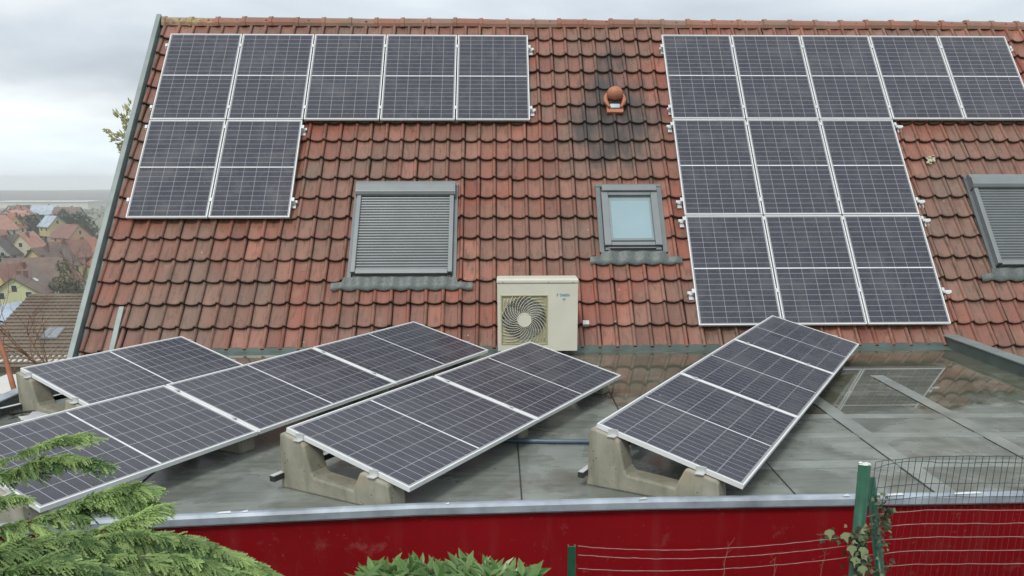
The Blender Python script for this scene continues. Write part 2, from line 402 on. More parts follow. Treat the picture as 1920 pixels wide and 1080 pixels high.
def tiles(x0, x1, k0, k1, mbx, holes=()):
    i0 = int(math.floor((x0-TX0)/TW)); i1 = int(math.ceil((x1-TX0)/TW))
    for k in range(k0, k1):
        for i in range(i0, i1):
            xa = TX0+i*TW+rnd.uniform(-.004, .004); da = T0+k*TD+rnd.uniform(-.009, .009)-(.022 if rnd.random() < .012 else 0); tvv = rnd.random()
            if any(hx0 < xa+TW/2 < hx1 and hd0 < da+TD*.35 < hd1 for hx0, hx1, hd0, hd1 in HOLES): continue
            tl = rnd.uniform(-.003, .006); ska = rnd.gauss(0, .007); vs = []; shades = []; L_ = TD+.03; lip_shd = rnd.uniform(.5, 1)
            sub = [u for u in us if x0-.001 <= xa+u*TW <= x1+.001]
            if len(sub) < 2: continue
            n_ = len(sub); top = min(L_, RIDGE_D-.0-da)
            for (dd, hh, dz, shd) in ((0, .042, -.040, 1), (0, .042, -.005, .9), (.006, .042, 0, .45*lip_shd), (.03, .040, 0, 0), (top-.085, .009, 0, 0), (top-.03, .003, 0, .75*lip_shd), (top, 0, 0, 1)):
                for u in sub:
                    shades.append(max(shd, .55 if u > .985 or u < .03 else 0))  # painted shade amount: front lips, side joints, under the next course
                    scal = .012*sin(pi*min(1, u/.8)) if dd < .01 else 0
                    vs.append((xa+u*TW*.972+ska*dd, da+dd-scal+ska*(u-.5)*TW*3, hh*(1-.0)+tprof(u)+dz+tl))
            fs = [(r*n_+j, r*n_+j+1, (r+1)*n_+j+1, (r+1)*n_+j) for r in range(6) for j in range(n_-1)]
            # side edge of the roll (the open joint)
            o = 7*n_
            vs += [(xa+sub[-1]*TW*.972, da, .0), (xa+sub[-1]*TW*.972, da+top, -.03)]
            fs.append((n_-1, o, o+1, 7*n_-1, 6*n_-1, 5*n_-1, 4*n_-1, 3*n_-1, 2*n_-1)); shades += [1, 1]
            mbx.add([MR @ Vector(v) for v in vs], fs, tvv); mbx.d = (mbx.d or []); mbx.d += shades
roof = MB()
for m_ in (1, -1):      # boarding under the tiles, both slopes
    a = [Vector((RX0, -1.15, -.06)), Vector((RX1, -1.15, -.06)), Vector((RX1, RIDGE_D, -.06)), Vector((RX0, RIDGE_D, -.06))]
    a += [v-Vector((0, 0, .08)) for v in a]; a = [MR @ v for v in a]
    if m_ < 0: a = [Vector((v.x, 2*ry-v.y, v.z)) for v in a]
    roof.add(a, [(0, 1, 2, 3), (7, 6, 5, 4), (0, 4, 5, 1), (1, 5, 6, 2), (2, 6, 7, 3), (3, 7, 4, 0)])
M_BOARD = simple('roof_boarding', (.05, .035, .028), .9)
rf = roof.build('roof', M_BOARD, house)
tl_ = MB()
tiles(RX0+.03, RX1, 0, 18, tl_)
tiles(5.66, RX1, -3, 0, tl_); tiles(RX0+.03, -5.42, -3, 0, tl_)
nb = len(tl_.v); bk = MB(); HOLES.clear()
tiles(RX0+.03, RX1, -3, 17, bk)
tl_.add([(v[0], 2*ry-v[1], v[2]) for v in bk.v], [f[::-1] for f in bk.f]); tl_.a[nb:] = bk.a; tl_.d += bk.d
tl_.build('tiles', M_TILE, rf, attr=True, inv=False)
# ridge caps
rc = MB(); x = RX0+.02; i = 0
while x < RX1-.1:
    ln = .415; dz = rnd.uniform(-.006, .006); rot = rnd.uniform(-.012, .012); vs = []; K = 9
    for (t, rr) in ((0, .135), (.055, .14), (.06, .122), (ln+.03, .114)):
        for k in range(K):
            a = pi*(-.08+1.16*k/(K-1)); vs.append((x+t, ry-cos(a)*rr*1.0, rz-.06+dz+t*rot+sin(a)*rr*.92))
    for (t, rr) in ((0, .10),):
        for k in range(K):
            a = pi*(-.08+1.16*k/(K-1)); vs.append((x+t, ry-cos(a)*rr, rz-.06+dz+sin(a)*rr*.9))
    rc.add(vs, [(r*K+j, (r+1)*K+j, (r+1)*K+j+1, r*K+j+1) for r in range(3) for j in range(K-1)]+[(j, j+1, 4*K+j+1, 4*K+j) for j in range(K-1)], rnd.random())
    x += ln; i += 1
def ridge_mat():
    t = NT('ridge_clay'); c = t.coord(); tv = t.node('Attribute', attribute_name='tv').outputs['Fac']
    base = t.ramp(tv, [(0, (.24, .10, .065)), (.5, (.30, .135, .09)), (1, (.26, .15, .11))])
    base = t.mix(t.ramp(t.noise(c, 5, 5), [(.45, 0), (.7, .6)]), base, (.13, .11, .07))
    s = t.node('SeparateXYZ'); t.link(c, s.inputs[0])
    li = t.math('MULTIPLY', t.math('LESS_THAN', s.outputs['X'], -4.8), t.ramp(t.noise(c, 12, 4), [(.42, 0), (.55, .75)]))
    base = t.mix(li, base, (.36, .33, .14)); t.set(base, .65); t.bump(t.noise(c, 40, 4), .3, .006); return t.m
rc.build('ridge_tiles', ridge_mat(), rf, attr=True, inv=False, smooth=False)
# verge trim
vg = MB(); vg.box((RX0-.075, -1.2, -.18), (RX0-.005, RIDGE_D+.05, .085), MR); vg.box((RX0-.005, -1.2, -.05), (RX0+.045, RIDGE_D-.04, -.012), MR)
vg.build('verge_trim', M_VERGE, house, bevel=.006)
v2 = MB(); v2.box((RX0-.075, -1.2, -.18), (RX0-.005, RIDGE_D-.0, .085), Matrix(((1, 0, 0, 0), (0, -1, 0, 2*ry), (0, 0, 1, 0), (0, 0, 0, 1))) @ MR)
v2.build('verge_trim', M_VERGE, house)
# short grey strip let into the tiles near the verge
gs = MB(); gs.box((-5.195, .0, .03), (-5.13, .66, .062), MR); gs.build('soaker_strip', M_VERGE, house, bevel=.004)
# apron flashing following the tiles
def apron(x0, x1, d0, d1, parent):
    m_ = MB(); nx = int((x1-x0)/.018)+1; vs = []
    for j, dd_ in enumerate((d0, d0+.012, (d0+d1)/2, d1)):
        for i in range(nx+1):
            xx = x0+(x1-x0)*i/nx; ins = (x0+.16 < xx < x1-.2); d = dd_ if ins else d0+(dd_-d0)*.55; u = ((xx-TX0)/TW) % 1
            kk = (d-T0)/TD; fr = kk-math.floor(kk); base_h = .034*(1-fr)
            hh = .068+.009*sin(2*pi*(u-.6))+(.012*(d-d0)/(d1-d0))
            if j == 0: hh -= .018
            sc = .012*sin(pi*min(1, u/.8)) if j < 2 else 0
            vs.append(MR @ Vector((xx, d-sc, hh)))
    m_.add(vs, [(r*(nx+1)+i, r*(nx+1)+i+1, (r+1)*(nx+1)+i+1, (r+1)*(nx+1)+i) for r in range(3) for i in range(nx)])
    return m_.build('flashing', M_LEAD, parent, inv=False, smooth=True)
# shuttered roof windows
def shutter_window(x0, x1, d0, d1, label):
    f = MB(); t = .06
    f.box((x0, d0+.03, .0), (x0+t, d1-.1, .13), MR); f.box((x1-t, d0+.03, .0), (x1, d1-.1, .13), MR)
    f.box((x0+t, d0+.015, .0), (x1-t, d0+.085, .118), MR)
    o = f.build('roof_window', M_GREYL, house, bevel=.006); o['label'] = label
    s = MB(); s.box((x0-.05, d0-.02, -.02), (x0-.002, d1-.02, .055), MR); s.box((x1+.002, d0-.02, -.02), (x1+.05, d1-.02, .055), MR); s.box((x0-.05, d1-.02, -.02), (x1+.05, d1+.04, .06), MR); s.build('side_flashing', M_GREYM, o, inv=False)
    h_ = MB(); hb = [(0, .0), (0, .145), (.035, .175), (.16, .175), (.175, .15), (.235, .14), (.25, .10), (.25, 0)]
    vs = []; n_ = len(hb)
    for xx in (x0-.02, x1+.02):
        for a, b_ in hb: vs.append(MR @ Vector((xx, d1-.235+a, b_)))
    h_.add(vs, [tuple(range(n_-1, -1, -1)), tuple(range(n_, 2*n_))]+[(i, (i+1) % n_, (i+1) % n_+n_, i+n_) for i in range(n_)])
    h_.build('shutter_box', M_GREYL, o, inv=False, bevel=.004)
    sl_ = MB(); c = MB(); n = 27; p = (d1-.235-d0-.085)/n; prof = []
    vs = []; cur = []
    for i in range(n):
        a = d0+.085+i*p
        for q, hh in ((0, .078), (.12, .088), (.3, .101), (.55, .105), (.78, .098), (.92, .084), (.97, .074)): cur.append((a+q*p, hh))
    m2 = len(cur)
    for xx in (x0+t, x1-t):
        for a, b_ in cur: vs.append(MR @ Vector((xx, a, b_)))
    sl_.add(vs, [(i, i+m2, i+1+m2, i+1) for i in range(m2-1)])
    sl_.build('shutter', M_GREYL, o, inv=False)
    g_ = MB(); g_.box((x0+.02, d0-.03, .005), (x1-.02, d0+.014, .07), MR); g_.build('gasket', M_DARK, o, inv=False)
    apron(x0-.25, x1+.27, d0-.20, d0-.02, o)
    return o
shutter_window(-2.265, -.925, 1.10, 2.64, 'roof window with its grey shutter closed above the air conditioner')
shutter_window(6.47, 7.81, 1.20, 2.76, 'roof window with its grey shutter closed beyond the right array')
# small glazed roof window
x0, x1, d0, d1 = 1.085, 1.975, 1.50, 2.60
f = MB(); t = .115
f.box((x0+.05, d0+.07, 0), (x0+t+.03, d1-.12, .105), MR); f.box((x1-t-.03, d0+.07, 0), (x1-.05, d1-.12, .105), MR)
f.box((x0+t+.03, d0+.07, 0), (x1-t-.03, d0+.13, .098), MR); f.box((x0+.06, d1-.118, 0), (x1-.06, d1-.02, .135), MR); f.box((x0+t+.0305, d1-.17, 0), (x1-t-.0305, d1-.1185, .1), MR)
f.box((x0+t+.03, d0+.15, .07), (x1-t-.03, d0+.175, .09), MR)
o = f.build('roof_window', M_GREYL, house, bevel=.008); o['label'] = 'small glazed roof window between the two arrays'
f = MB(); f.box((x0-.02, d0-.02, -.02), (x0+.045, d1, .062), MR); f.box((x1-.045, d0-.02, -.02), (x1+.02, d1, .062), MR); f.box((x0-.02, d1, -.02), (x1+.02, d1+.05, .07), MR); f.build('side_flashing', M_GREYM, o, inv=False, bevel=.004)
f = MB(); f.box((x0+.05, d0+.0, .0), (x1-.05, d0+.066, .05), MR); f.build('gasket', M_DARK, o, inv=False)
f = MB(); f.box((x0+.10, d0+.035, .052), (x1-.10, d0+.055, .075), MR); f.box((x0+.06, d0+.01, .05), (x0+.12, d0+.05, .07), MR); f.box((x1-.14, d0+.01, .05), (x1-.07, d0+.05, .075), MR); f.build('latch', M_GREYM, o, inv=False)
def glass_mat():
    t = NT('window_glass'); c = t.coord()
    t.set(t.ramp(t.noise(c, 3, 2), [(.3, (.10, .16, .165)), (.7, (.13, .19, .20))]), .03, 0, 1.0)
    t.b.inputs['IOR'].default_value = 1.9
    t.b.inputs['Coat Weight'].default_value = .3
    return t.m
f = MB(); f.box((x0+t+.03, d0+.176, .05), (x1-t-.03, d1-.119, .062), MR)
f.build('pane', glass_mat(), o, inv=False)
M_BLIND = simple('pale_roller_blind', (.27, .38, .42), .8, var=.04, scale=2)
f = MB(); f.box((x0+t+.06, d0+.20, .0625), (x1-t-.06, d1-.25, .066), MR); f.build('blind', M_BLIND, o, inv=False)
apron(x0-.16, x1+.20, d0-.21, d0-.02, o)
# clay vent with its ball cowl
vt = MB(); VX, VD = 1.443, 4.20
vt.box((VX-.125, VD-.19, .03), (VX+.125, VD+.12, .075), MR)
vent = vt.build('roof_vent', M_CLAY, house, bevel=.01)
vb = MB(); vb.ball((VX, VD+.085, .17), (.122, .105, .105), 20, 14, MR); vb.build('cowl_ball', M_CLAY, vent, inv=False, smooth=True)
for s_ in (-1, 1):
    vb = MB(); pts = []; rr = []
    for k in range(9):
        a = k/8; pts.append(MR @ Vector((VX+s_*(.108+.045*sin(pi*a)-.03*a), VD+.12-.24*a, .12-.02*a))); rr.append(.018+.018*sin(pi*min(1, a*.9+.15)))
    vb.tube(pts, rr, 8); vb.build('cowl_wing', M_CLAY, vent, inv=False, smooth=True)
vb = MB(); vb.box((VX-.075, VD-.125, .076), (VX+.075, VD-.045, .10), MR); vb.build('vent_plate', simple('pale_plate', (.5, .55, .6), .35), vent, inv=False, bevel=.008)
vb = MB(); vb.box((VX-.08, VD-.044, .076), (VX+.08, VD+.05, .12), MR); vb.build('vent_opening', M_DARK, vent, inv=False)
# small white junction box on the tiles
jb = MB(); jb.box((.775, .325, .04), (.855, .385, .10), MR); jb.box((.79, .345, .1), (.84, .349, .102), MR)
o = jb.build('junction_box', simple('white_plastic', (.62, .62, .58), .4), None, bevel=.005, loc=MR @ Vector((.815, .355, .05)))
tag(o, 'tiny white junction box on the tiles just right of the air conditioner', 'box')
# lichen
li = MB()
for k in range(16):
    c_ = Vector((6.03+rnd.gauss(0, .045), 3.11+rnd.gauss(0, .035), .05)); li.ball(c_, (rnd.uniform(.012, .03), rnd.uniform(.012, .025), .012), 7, 4, MR)
tag(li.build('lichen', simple('lichen', (.45, .43, .3), .95, bump=.5), None, loc=MR @ Vector((6.03, 3.11, .04))), 'pale patch of lichen on the tiles right of the large array', 'lichen', kind='stuff')
# ------------------------------------------------------------------ the flat-roofed extension
ext = thing('extension', (0, -2.6, -1.3), 'flat roofed extension with deep red walls and grey wet membrane roof', 'building')
EDGE = [(-5.0, -5.66), (-3.3, -5.515), (-2.35, -5.42), (-.81, -5.29), (.66, -5.24), (5.72, -5.20)]
YB = -.12
mm = MB(); n = len(EDGE)
mm.add([(x, y+.03, 0) for x, y in EDGE]+[(x, (.05 if x > -4.9 else -2.3), 0) for x, y in EDGE], [(i, i+1, i+1+n, i+n) for i in range(n-1)])
mm.add([(-5.0, -2.33, -.0005), (-3.3, -2.33, -.0005), (-3.3, .05, -.0005), (-4.25, .05, -.0005)], [(0, 1, 2, 3)])
mem = mm.build('roof_membrane', M_MEMB, ext)
# laps between the sheets and cross strips
def lap(x0, y0, x1, y1, wd, z=.003, step=False):
    d = Vector((x1-x0, y1-y0, 0)); nn = Vector((-d.y, d.x, 0)).normalized()*wd/2
    m_ = MB(); a = Vector((x0, y0, 0)); b_ = Vector((x1, y1, 0)); K = 24; vs = []
    for i in range(K+1):
        p = a.lerp(b_, i/K); j1 = 1+.12*noise.noise(Vector((i*.9, x0*3, 1))); j2 = 1+.12*noise.noise(Vector((i*.9, x0*3, 7)))
        vs += [p+nn*j1+Vector((0, 0, z)), p-nn*j2+Vector((0, 0, z)), p+nn*j1, p-nn*j2]
    fs = []
    for i in range(K): q = 4*i; fs += [(q, q+1, q+5, q+4), (q+2, q, q+4, q+6), (q+1, q+3, q+7, q+5)]
    m_.add(vs, fs); return m_
for (a) in ((2.86, -5.1, 2.86, -2.1, .15), (3.91, -5.08, 3.91, -1.5, .15), (4.9, -5.05, 4.9, -2.6, .14)):
    lap(*a).build('membrane_lap', M_LAP, mem, inv=False)
lap(1.3, -3.05, 5.4, -3.12, .13, .0045).build('membrane_lap', M_LAP, mem, inv=False)
lap(1.3, -3.62, 5.4, -3.70, .13, .0045).build('membrane_lap', M_LAP, mem, inv=False)
lap(1.2, -4.35, 5.4, -4.40, .16, .0045).build('membrane_lap', M_LAP, mem, inv=False)
for (a) in ((-.115, -5.1, -.13, -3.3, .009), (1.79, -5.05, 1.795, -2.6, .007), (2.775, -5.05, 2.775, -2.2, .006), (3.835, -5.05, 3.83, -1.6, .005), (-2.86, -5.25, -2.87, -3.6, .010), (-1.06, -5.15, -1.05, -2.9, .008), (.85, -3.2, .84, -1.0, .01)):
    m_ = lap(*a, z=.006); m_.build('seam_line', M_DARK, mem, inv=False)
wl = MB()
for (xa, ya), (xb, yb) in zip(EDGE, EDGE[1:]):
    wl.add([(xa, ya+.035, -1.6), (xb, yb+.035, -1.6), (xb, yb+.035, .034), (xa, ya+.035, .034)], [(0, 1, 2, 3)])
wl.add([(-4.98, -5.6, -1.6), (-4.98, -2.3, -2.8), (-4.98, -2.3, -.01), (-4.98, -5.6, -.01)], [(3, 2, 1, 0)])
wl.add([(5.72, -5.06, -1.6), (5.72, .05, -1.6), (5.72, .05, -.01), (5.72, -5.06, -.01)], [(0, 1, 2, 3)])
wl.build('wall', M_RED, ext)
lp = MB()
for (xa, ya), (xb, yb) in zip(EDGE, EDGE[1:]):
    prof = [(0.0, .022), (-.012, .036), (-.014, .080), (.0, .098), (.02, .10), (.05, .094), (.13, .001)]
    vs = [(xa, ya+a, b_) for a, b_ in prof]+[(xb, yb+a, b_) for a, b_ in prof]; k = len(prof)
    lp.add(vs, [(i, i+k, i+1+k, i+1) for i in range(k-1)])
lp.build('drip_edge', M_ZINC, ext, smooth=False)
# torn foil on the drip edge
M_FOIL = simple('foil', (.7, .72, .73), .3, .3)
for (xx, yy, ln) in ((-2.05, -5.285, .10), (.64, -5.148, .06), (-.62, -5.185, .03), (2.0, -5.138, .05), (2.3, -5.137, .12), (2.75, -5.13, .2), (-1.9, -5.27, .05)):
    tf = MB(); tf.add([(xx, yy-.104, .1005), (xx+ln, yy-.104+ln*.05, .102), (xx+ln*.9, yy-.07, .105), (xx+.02, yy-.08, .103)], [(0, 1, 2, 3)]); tf.build('torn_foil', M_FOIL, ext)
# membrane dressed up against the tiles, and the right and left upstands
up = MB(); up.prism([(-.16, .001), (-.045, .022), (-.03, .06), (.05, .07), (.05, -.02), (-.16, -.02)], -4.2, 5.55, Matrix(((0, 1, 0, 0), (1, 0, 0, 0), (0, 0, 1, 0), (0, 0, 0, 1))))
up.build('wall_upstand', M_UPST, ext)
for (xa, xb, ya, yb, zz) in ((5.49, 5.66, -5.14, .42, .13), (-5.00, -4.89, -5.62, -2.30, .13)):
    u_ = MB(); u_.box((xa, ya, -.02), (xb, yb, zz)); u_.build('upstand', M_UPST, ext, bevel=.012)
    u_ = MB(); u_.box((xa-.015, ya-.01, zz+.002), (xb+.015, yb, zz+.022)); u_.build('coping', M_VERGE if xa > 0 else M_ZINC, ext, bevel=.006)
u_ = MB(); da_ = atan2(2.3, .7); ml = Matrix.Translation((-4.97, -2.33, 0)) @ Matrix.Rotation(da_, 4, 'Z'); u_.box((0, -.06, -.4), (2.35, .06, .10), ml); u_.build('upstand', M_UPST, ext, bevel=.012)
# ------------------------------------------------------------------ solar panels
PH, PW, GAP = 1.755, 1.088, .02
def make_panel():
    t = thing('solar_panel', (0, 0, 0), 'x', 'solar panel')
    fr = MB(); e_ = .012
    for a, b_ in (((0, 0, -.035), (PH, e_, 0)), ((0, PW-e_, -.035), (PH, PW, 0)), ((0, e_, -.035), (e_, PW-e_, 0)), ((PH-e_, e_, -.035), (PH, PW-e_, 0))): fr.box(a, b_)
    fr.build('frame', M_FRAME, t, bevel=.0015)
    gl = MB(); gl.box((e_, e_, -.03), (PH-e_, PW-e_, -.003)); gl.build('glass', M_CELL, t)
    return t
P0 = make_panel(); used = [False]
def panel(mat, label, group):
    p = P0 if not used[0] else copy_tree(P0); used[0] = True
    p.matrix_world = mat; p['label'] = label; p['group'] = group
    return p
def roof_frame(x, d, hn=.12):   # lower right corner -> x axis up the slope, y axis to the left
    m_ = Matrix(((0, -1, 0, 0), (cS, 0, -sS, 0), (sS, 0, cS, 0), (0, 0, 0, 1))); m_.translation = MR @ Vector((x, d, hn)); return m_
XA, DA, XB, DB = -5.3573, 5.5679, 2.2758, 5.596
ordn = ['leftmost', 'second from the left', 'middle', 'fourth from the left', 'rightmost']
for i in range(5):
    panel(roof_frame(XA+i*(PW+GAP)+PW, DA-PH), f'{ordn[i]} solar panel in the top row of the left roof array', 'panels of the left roof array')
for i in range(2):
    panel(roof_frame(XA+i*(PW+GAP)+PW, DA-2*PH-GAP), f'{("left", "right")[i]} solar panel in the lower row of the left roof array', 'panels of the left roof array')
for i in range(5):
    panel(roof_frame(XB+i*(PW+GAP)+PW, DB-PH), f'{ordn[i]} solar panel in the top row of the large right roof array', 'panels of the right roof array')
for j in (1, 2):
    for i in range(3):
        panel(roof_frame(XB+i*(PW+GAP)+PW, DB-(j+1)*PH-j*GAP), f'{("left", "centre", "right")[i]} solar panel in the {("middle", "bottom")[j-1]} row of the large right roof array', 'panels of the right roof array')
def rail(x0, x1, d, np_, xs, label):
    t = thing('mounting_rail', MR @ Vector((x0, d, .04)), label, 'rail', 'rails under the roof arrays')
    b_ = MB(); b_.box((x0, d-.02, .055), (x1, d+.02, .078), MR); b_.box((x0, d-.02, .048), (x1, d-.008, .0548), MR); b_.box((x0, d+.008, .048), (x1, d+.02, .0548), MR); b_.build('bar', M_ALU, t)
    for k in range(np_+1):
        xx = xs+k*(PW+GAP)-GAP/2
        c = MB()
        if k == 0: xx -= .012
        if k == np_: xx += .012
        c.box((xx-.008, d-.03, .079), (xx+.008, d+.03, .1245), MR); c.box((xx-.018, d-.03, .1215), (xx+.018, d+.03, .1265), MR)
        c.build('clamp', M_ALU, t)
    for xx in (x0+.05, x1-.05):
        c = MB(); c.box((xx-.03, d-.035, .02), (xx+.03, d-.0205, .075), MR); c.box((xx-.03, d-.09, .035), (xx+.03, d-.035, .045), MR); c.build('roof_hook', M_ALU, t)
for (nm, xs, dd, n_) in (('left', XA, DA, 5), ('right', XB, DB, 5)):
    for q, wd in ((.25, 'upper'), (1.52, 'lower')):
        rail(xs-.05, xs+n_*(PW+GAP)+.07, dd-q, n_, xs, f'{wd} aluminium rail under the top row of the {nm} array')
for q, wd in ((PH+GAP+.13, 'upper'), (2*PH+GAP-.30, 'lower')):
    rail(XA-.05, XA+2*(PW+GAP)+.05, DA-q, 2, XA, f'{wd} aluminium rail under the lower row of the left array')
for q, wd in ((PH+GAP+.09, 'upper rail under the middle row'), (2*PH+GAP-.26, 'lower rail under the middle row'), (2*PH+2*GAP+.05, 'upper rail under the bottom row'), (3*PH+2*GAP-.52, 'lower rail under the bottom row')):
    rail(XB-.09, XB+3*(PW+GAP)+.14, DB-q, 3, XB, f'aluminium {wd} of the right array with its end showing')
# flat-roof rows on concrete blocks
def block_proto(t_tilt, zl, label, group):
    """local frame: x along the row (0..thickness), y from the low side to the high side, z up; y=0 under the low panel edge"""
    t = thing('concrete_block', (0, 0, 0), label, 'concrete block', group)
    tt = math.tan(t_tilt); under = lambda y: zl-.038+y*tt
    hi = PW*cos(t_tilt)+.045; lo = .16
    prof = [(lo-.02, 0), (hi+.02, 0), (hi+.0, under(hi-.02)-.01), (hi-.03, under(hi-.03)-.002), (hi-.20, under(hi-.20)-.002), (hi-.225, under(hi-.2)-.03), (hi-.27, .16), (hi-.30, .125), (lo+.36, .105), (lo+.30, .10), (lo+.235, under(lo+.22)-.012), (lo+.21, under(lo+.2)-.003), (lo+.01, under(lo)-.003), (lo-.0, under(lo)-.02)]
    m_ = MB(); wt = .17; inn = .0
    Mx = Matrix(((0, 1, 0, 0), (1, 0, 0, 0), (0, 0, 1, 0), (0, 0, 0, 1)))
    m_.prism(prof, 0, wt, Mx)
    m_.build('body', M_CONC, t, bevel=.014)
    # recess cast in the cross bar
    m_ = MB(); vs = []; K = 18; cy_ = (lo+.36+hi-.3)/2
    for k in range(K): a = 2*pi*k/K; vs.append((wt/2+.04*cos(a), cy_+.10*sin(a), .1065+.02*(cy_+.10*sin(a)-lo-.36)/(hi-.66-lo)))
    m_.add(vs, [tuple(range(K))]); m_.build('cast_recess', simple('damp_concrete', (.24, .23, .17), .6) if 'damp_concrete' not in bpy.data.materials else bpy.data.materials['damp_concrete'], t)
    return t, under, hi, lo
def add_clamps(t, t_tilt, zl, under, hi, lo, end):
    sgn = 1; wt = .17
    for yy in (lo+.13, hi-.17):
        z = zl+yy*math.tan(t_tilt)
        c = MB(); xx = -.014 if end == 0 else (wt+.014 if end == 2 else wt/2)
        if end == 1:
            c.box((xx-.012, yy-.04, -.002), (xx+.012, yy+.04, .004), Matrix.Translation((0, 0, z)))
        else:
            s = -1 if end == 0 else 1
            off = .03 if end == 0 else wt-.03
            c.box((off+s*.003, yy-.035, -.04), (off+s*.008, yy+.035, .004), Matrix.Translation((0, 0, z)) )
            c.box((off-s*.008, yy-.035, .0005), (off+s*.003, yy+.035, .004), Matrix.Translation((0, 0, z)))
            c.box((off+s*.008, yy-.03, -.042), (off+s*.045, yy+.03, -.036), Matrix.Translation((0, 0, z)))
        c.build('clamp', M_ALU, t)
rows = [
 ('rearmost left', 'C', -3.747, -3.3135, 1.0456, .2387, .2002, 1),
 ('long left', 'D', -3.0537, -5.4913, 1.0517, .2347, .1967, 3),
 ('middle', 'E', -.8438, -5.2322, 1.0381, .2327, .1963, 2),
 ('right', 'F', 1.329, -5.2639, 1.0352, .2484, .1975, 3)]
def row_mat(x, y, z, az, u):
    m_ = Matrix.Rotation(az, 4, 'Z'); m_.translation = Vector((x, y, z))+Vector((cos(az), sin(az), 0))*u; return m_
pos = {1: ['only'], 2: ['front', 'rear'], 3: ['front', 'middle', 'rear']}
for nm, k, x, y, az, ti, zl, n_ in rows:
    for i in range(n_):
        m_ = row_mat(x, y, zl, az, i*(PH+GAP)) @ Matrix.Rotation(ti, 4, 'X')
        panel(m_, f'{pos[n_][i]} solar panel of the {nm} row on the flat roof', f'panels of the {nm} row on concrete blocks')
    for i in range(n_+1):
        u = -.03 if i == 0 else (i*(PH+GAP)-GAP/2-.085 if i < n_ else n_*(PH+GAP)-GAP-.14)
        where = 'front end' if i == 0 else ('rear end' if i == n_ else ('first joint from the front' if i == 1 else 'second joint from the front'))
        t, under, hi, lo = block_proto(ti, zl, f'L shaped concrete block under the {where} of the {nm} row', f'concrete blocks of the {nm} row')
        add_clamps(t, ti, zl, under, hi, lo, 0 if i == 0 else (2 if i == n_ else 1))
        if 0 < i < n_:   # aluminium strip seen in the joint
            c = MB(); c.box((.075, .0, -.03), (.095, PW*cos(ti), -.012), Matrix.Translation((0, 0, zl)) @ Matrix.Rotation(ti, 4, 'X')); c.build('joint_strip', M_ALU, t)
        t.matrix_world = row_mat(x, y, 0, az, u)
        if k == 'D' and i == 0: t.scale = (1, 1, 1)
def ground_rail(x, y, az, ln, label, z=.10):
    m_ = Matrix.Rotation(az, 4, 'Z'); m_.translation = Vector((x, y, z))
    t = thing('ballast_rail', m_.translation, label, 'rail', 'rails threaded behind the concrete blocks')
    c = MB(); c.box((0, -.022, -.022), (ln, .022, .018), m_); c.build('tube', M_BODY, t)
    c = MB(); c.box((0, -.02, .019), (ln, .02, .0225), m_); c.build('top_face', M_ALU, t)
ground_rail(-1.86, -4.78, 1.0381, 3.6, 'black and silver rail passing behind the blocks of the middle row')
ground_rail(.305, -4.78, 1.0352, 4.6, 'black and silver rail passing behind the blocks of the right row')
ground_rail(-4.80, -2.95, 1.0456, 1.9, 'black and silver rail passing behind the block of the rearmost left row')
c = MB(); pts = [(-.9, -3.70, .022), (-.26, -3.73, .022), (.1, -3.775, .022), (.5, -3.80, .022), (1.2, -3.86, .022)]
c.tube(pts, .02, 10); tag(c.build('conduit', M_PIPE, None, smooth=True, loc=(-.2, -3.75, 0)), 'blue grey conduit lying on the flat roof between the middle and right rows', 'pipe')
# loose sheets and a cable loop on the flat roof
c = MB(); K = 8
for (cx, cy, a0, sx_, sy_) in ((-4.15, -2.75, .3, .42, .24), (-3.75, -2.9, -.3, .30, .2), (-4.3, -3.0, .9, .25, .12)):
    vs = []
    for j in range(K):
        for i in range(K):
            u, v = (i/(K-1)-.5)*2, (j/(K-1)-.5)*2; xx, yy = u*sx_, v*sy_
            vs.append((cx+xx*cos(a0)-yy*sin(a0), cy+xx*sin(a0)+yy*cos(a0), .03+.05*(1+noise.noise(Vector((u*1.5+cx, v*1.7, 3))))*.8))
    c.add(vs, [(j*K+i, j*K+i+1, (j+1)*K+i+1, (j+1)*K+i) for j in range(K-1) for i in range(K-1)])
tag(c.build('plastic_sheet', M_SHEET, None, smooth=True, loc=(-4.1, -2.8, 0)), 'crumpled pale plastic sheet beside the tall concrete block at far left', 'plastic sheet')
c = MB(); c.tube([(-4.55+.3*cos(a), -2.7+.2*sin(a), .05+.03*sin(a*3)) for a in [i*.4 for i in range(14)]], .011, 6)
tag(c.build('cable', M_BODY, None, smooth=True, loc=(-4.55, -2.7, 0)), 'black cable coiled on the flat roof under the rearmost left panel', 'cable')
c = MB(); m_ = Matrix.Rotation(1.0517, 4, 'Z'); m_.translation = Vector((-3.28, -5.30, .012)); c.box((-.02, -.1, 0), (.36, .75, .004), m_)
o = c.build('metal_sheet', M_SHEET, None, loc=(-3.2, -5.1, 0)); tag(o, 'pale metal sheet lying under the near corner of the long left row', 'metal sheet')
lf = MB()
for k in range(26):
    xx, yy = rnd.uniform(-2.6, 5.3), rnd.uniform(-5.0, -2.6); a = rnd.uniform(0, 6); s = rnd.uniform(.010, .024)
    lf.add([(xx, yy, .012), (xx+s*cos(a), yy+s*sin(a), .014), (xx+1.9*s*cos(a+.3), yy+1.9*s*sin(a+.3), .016), (xx+s*cos(a+.8), yy+s*sin(a+.8), .012)], [(0, 1, 2, 3)])
tag(lf.build('fallen_leaves', M_BARK, None), 'scattered dark leaf scraps on the wet flat roof', 'leaves', kind='stuff')
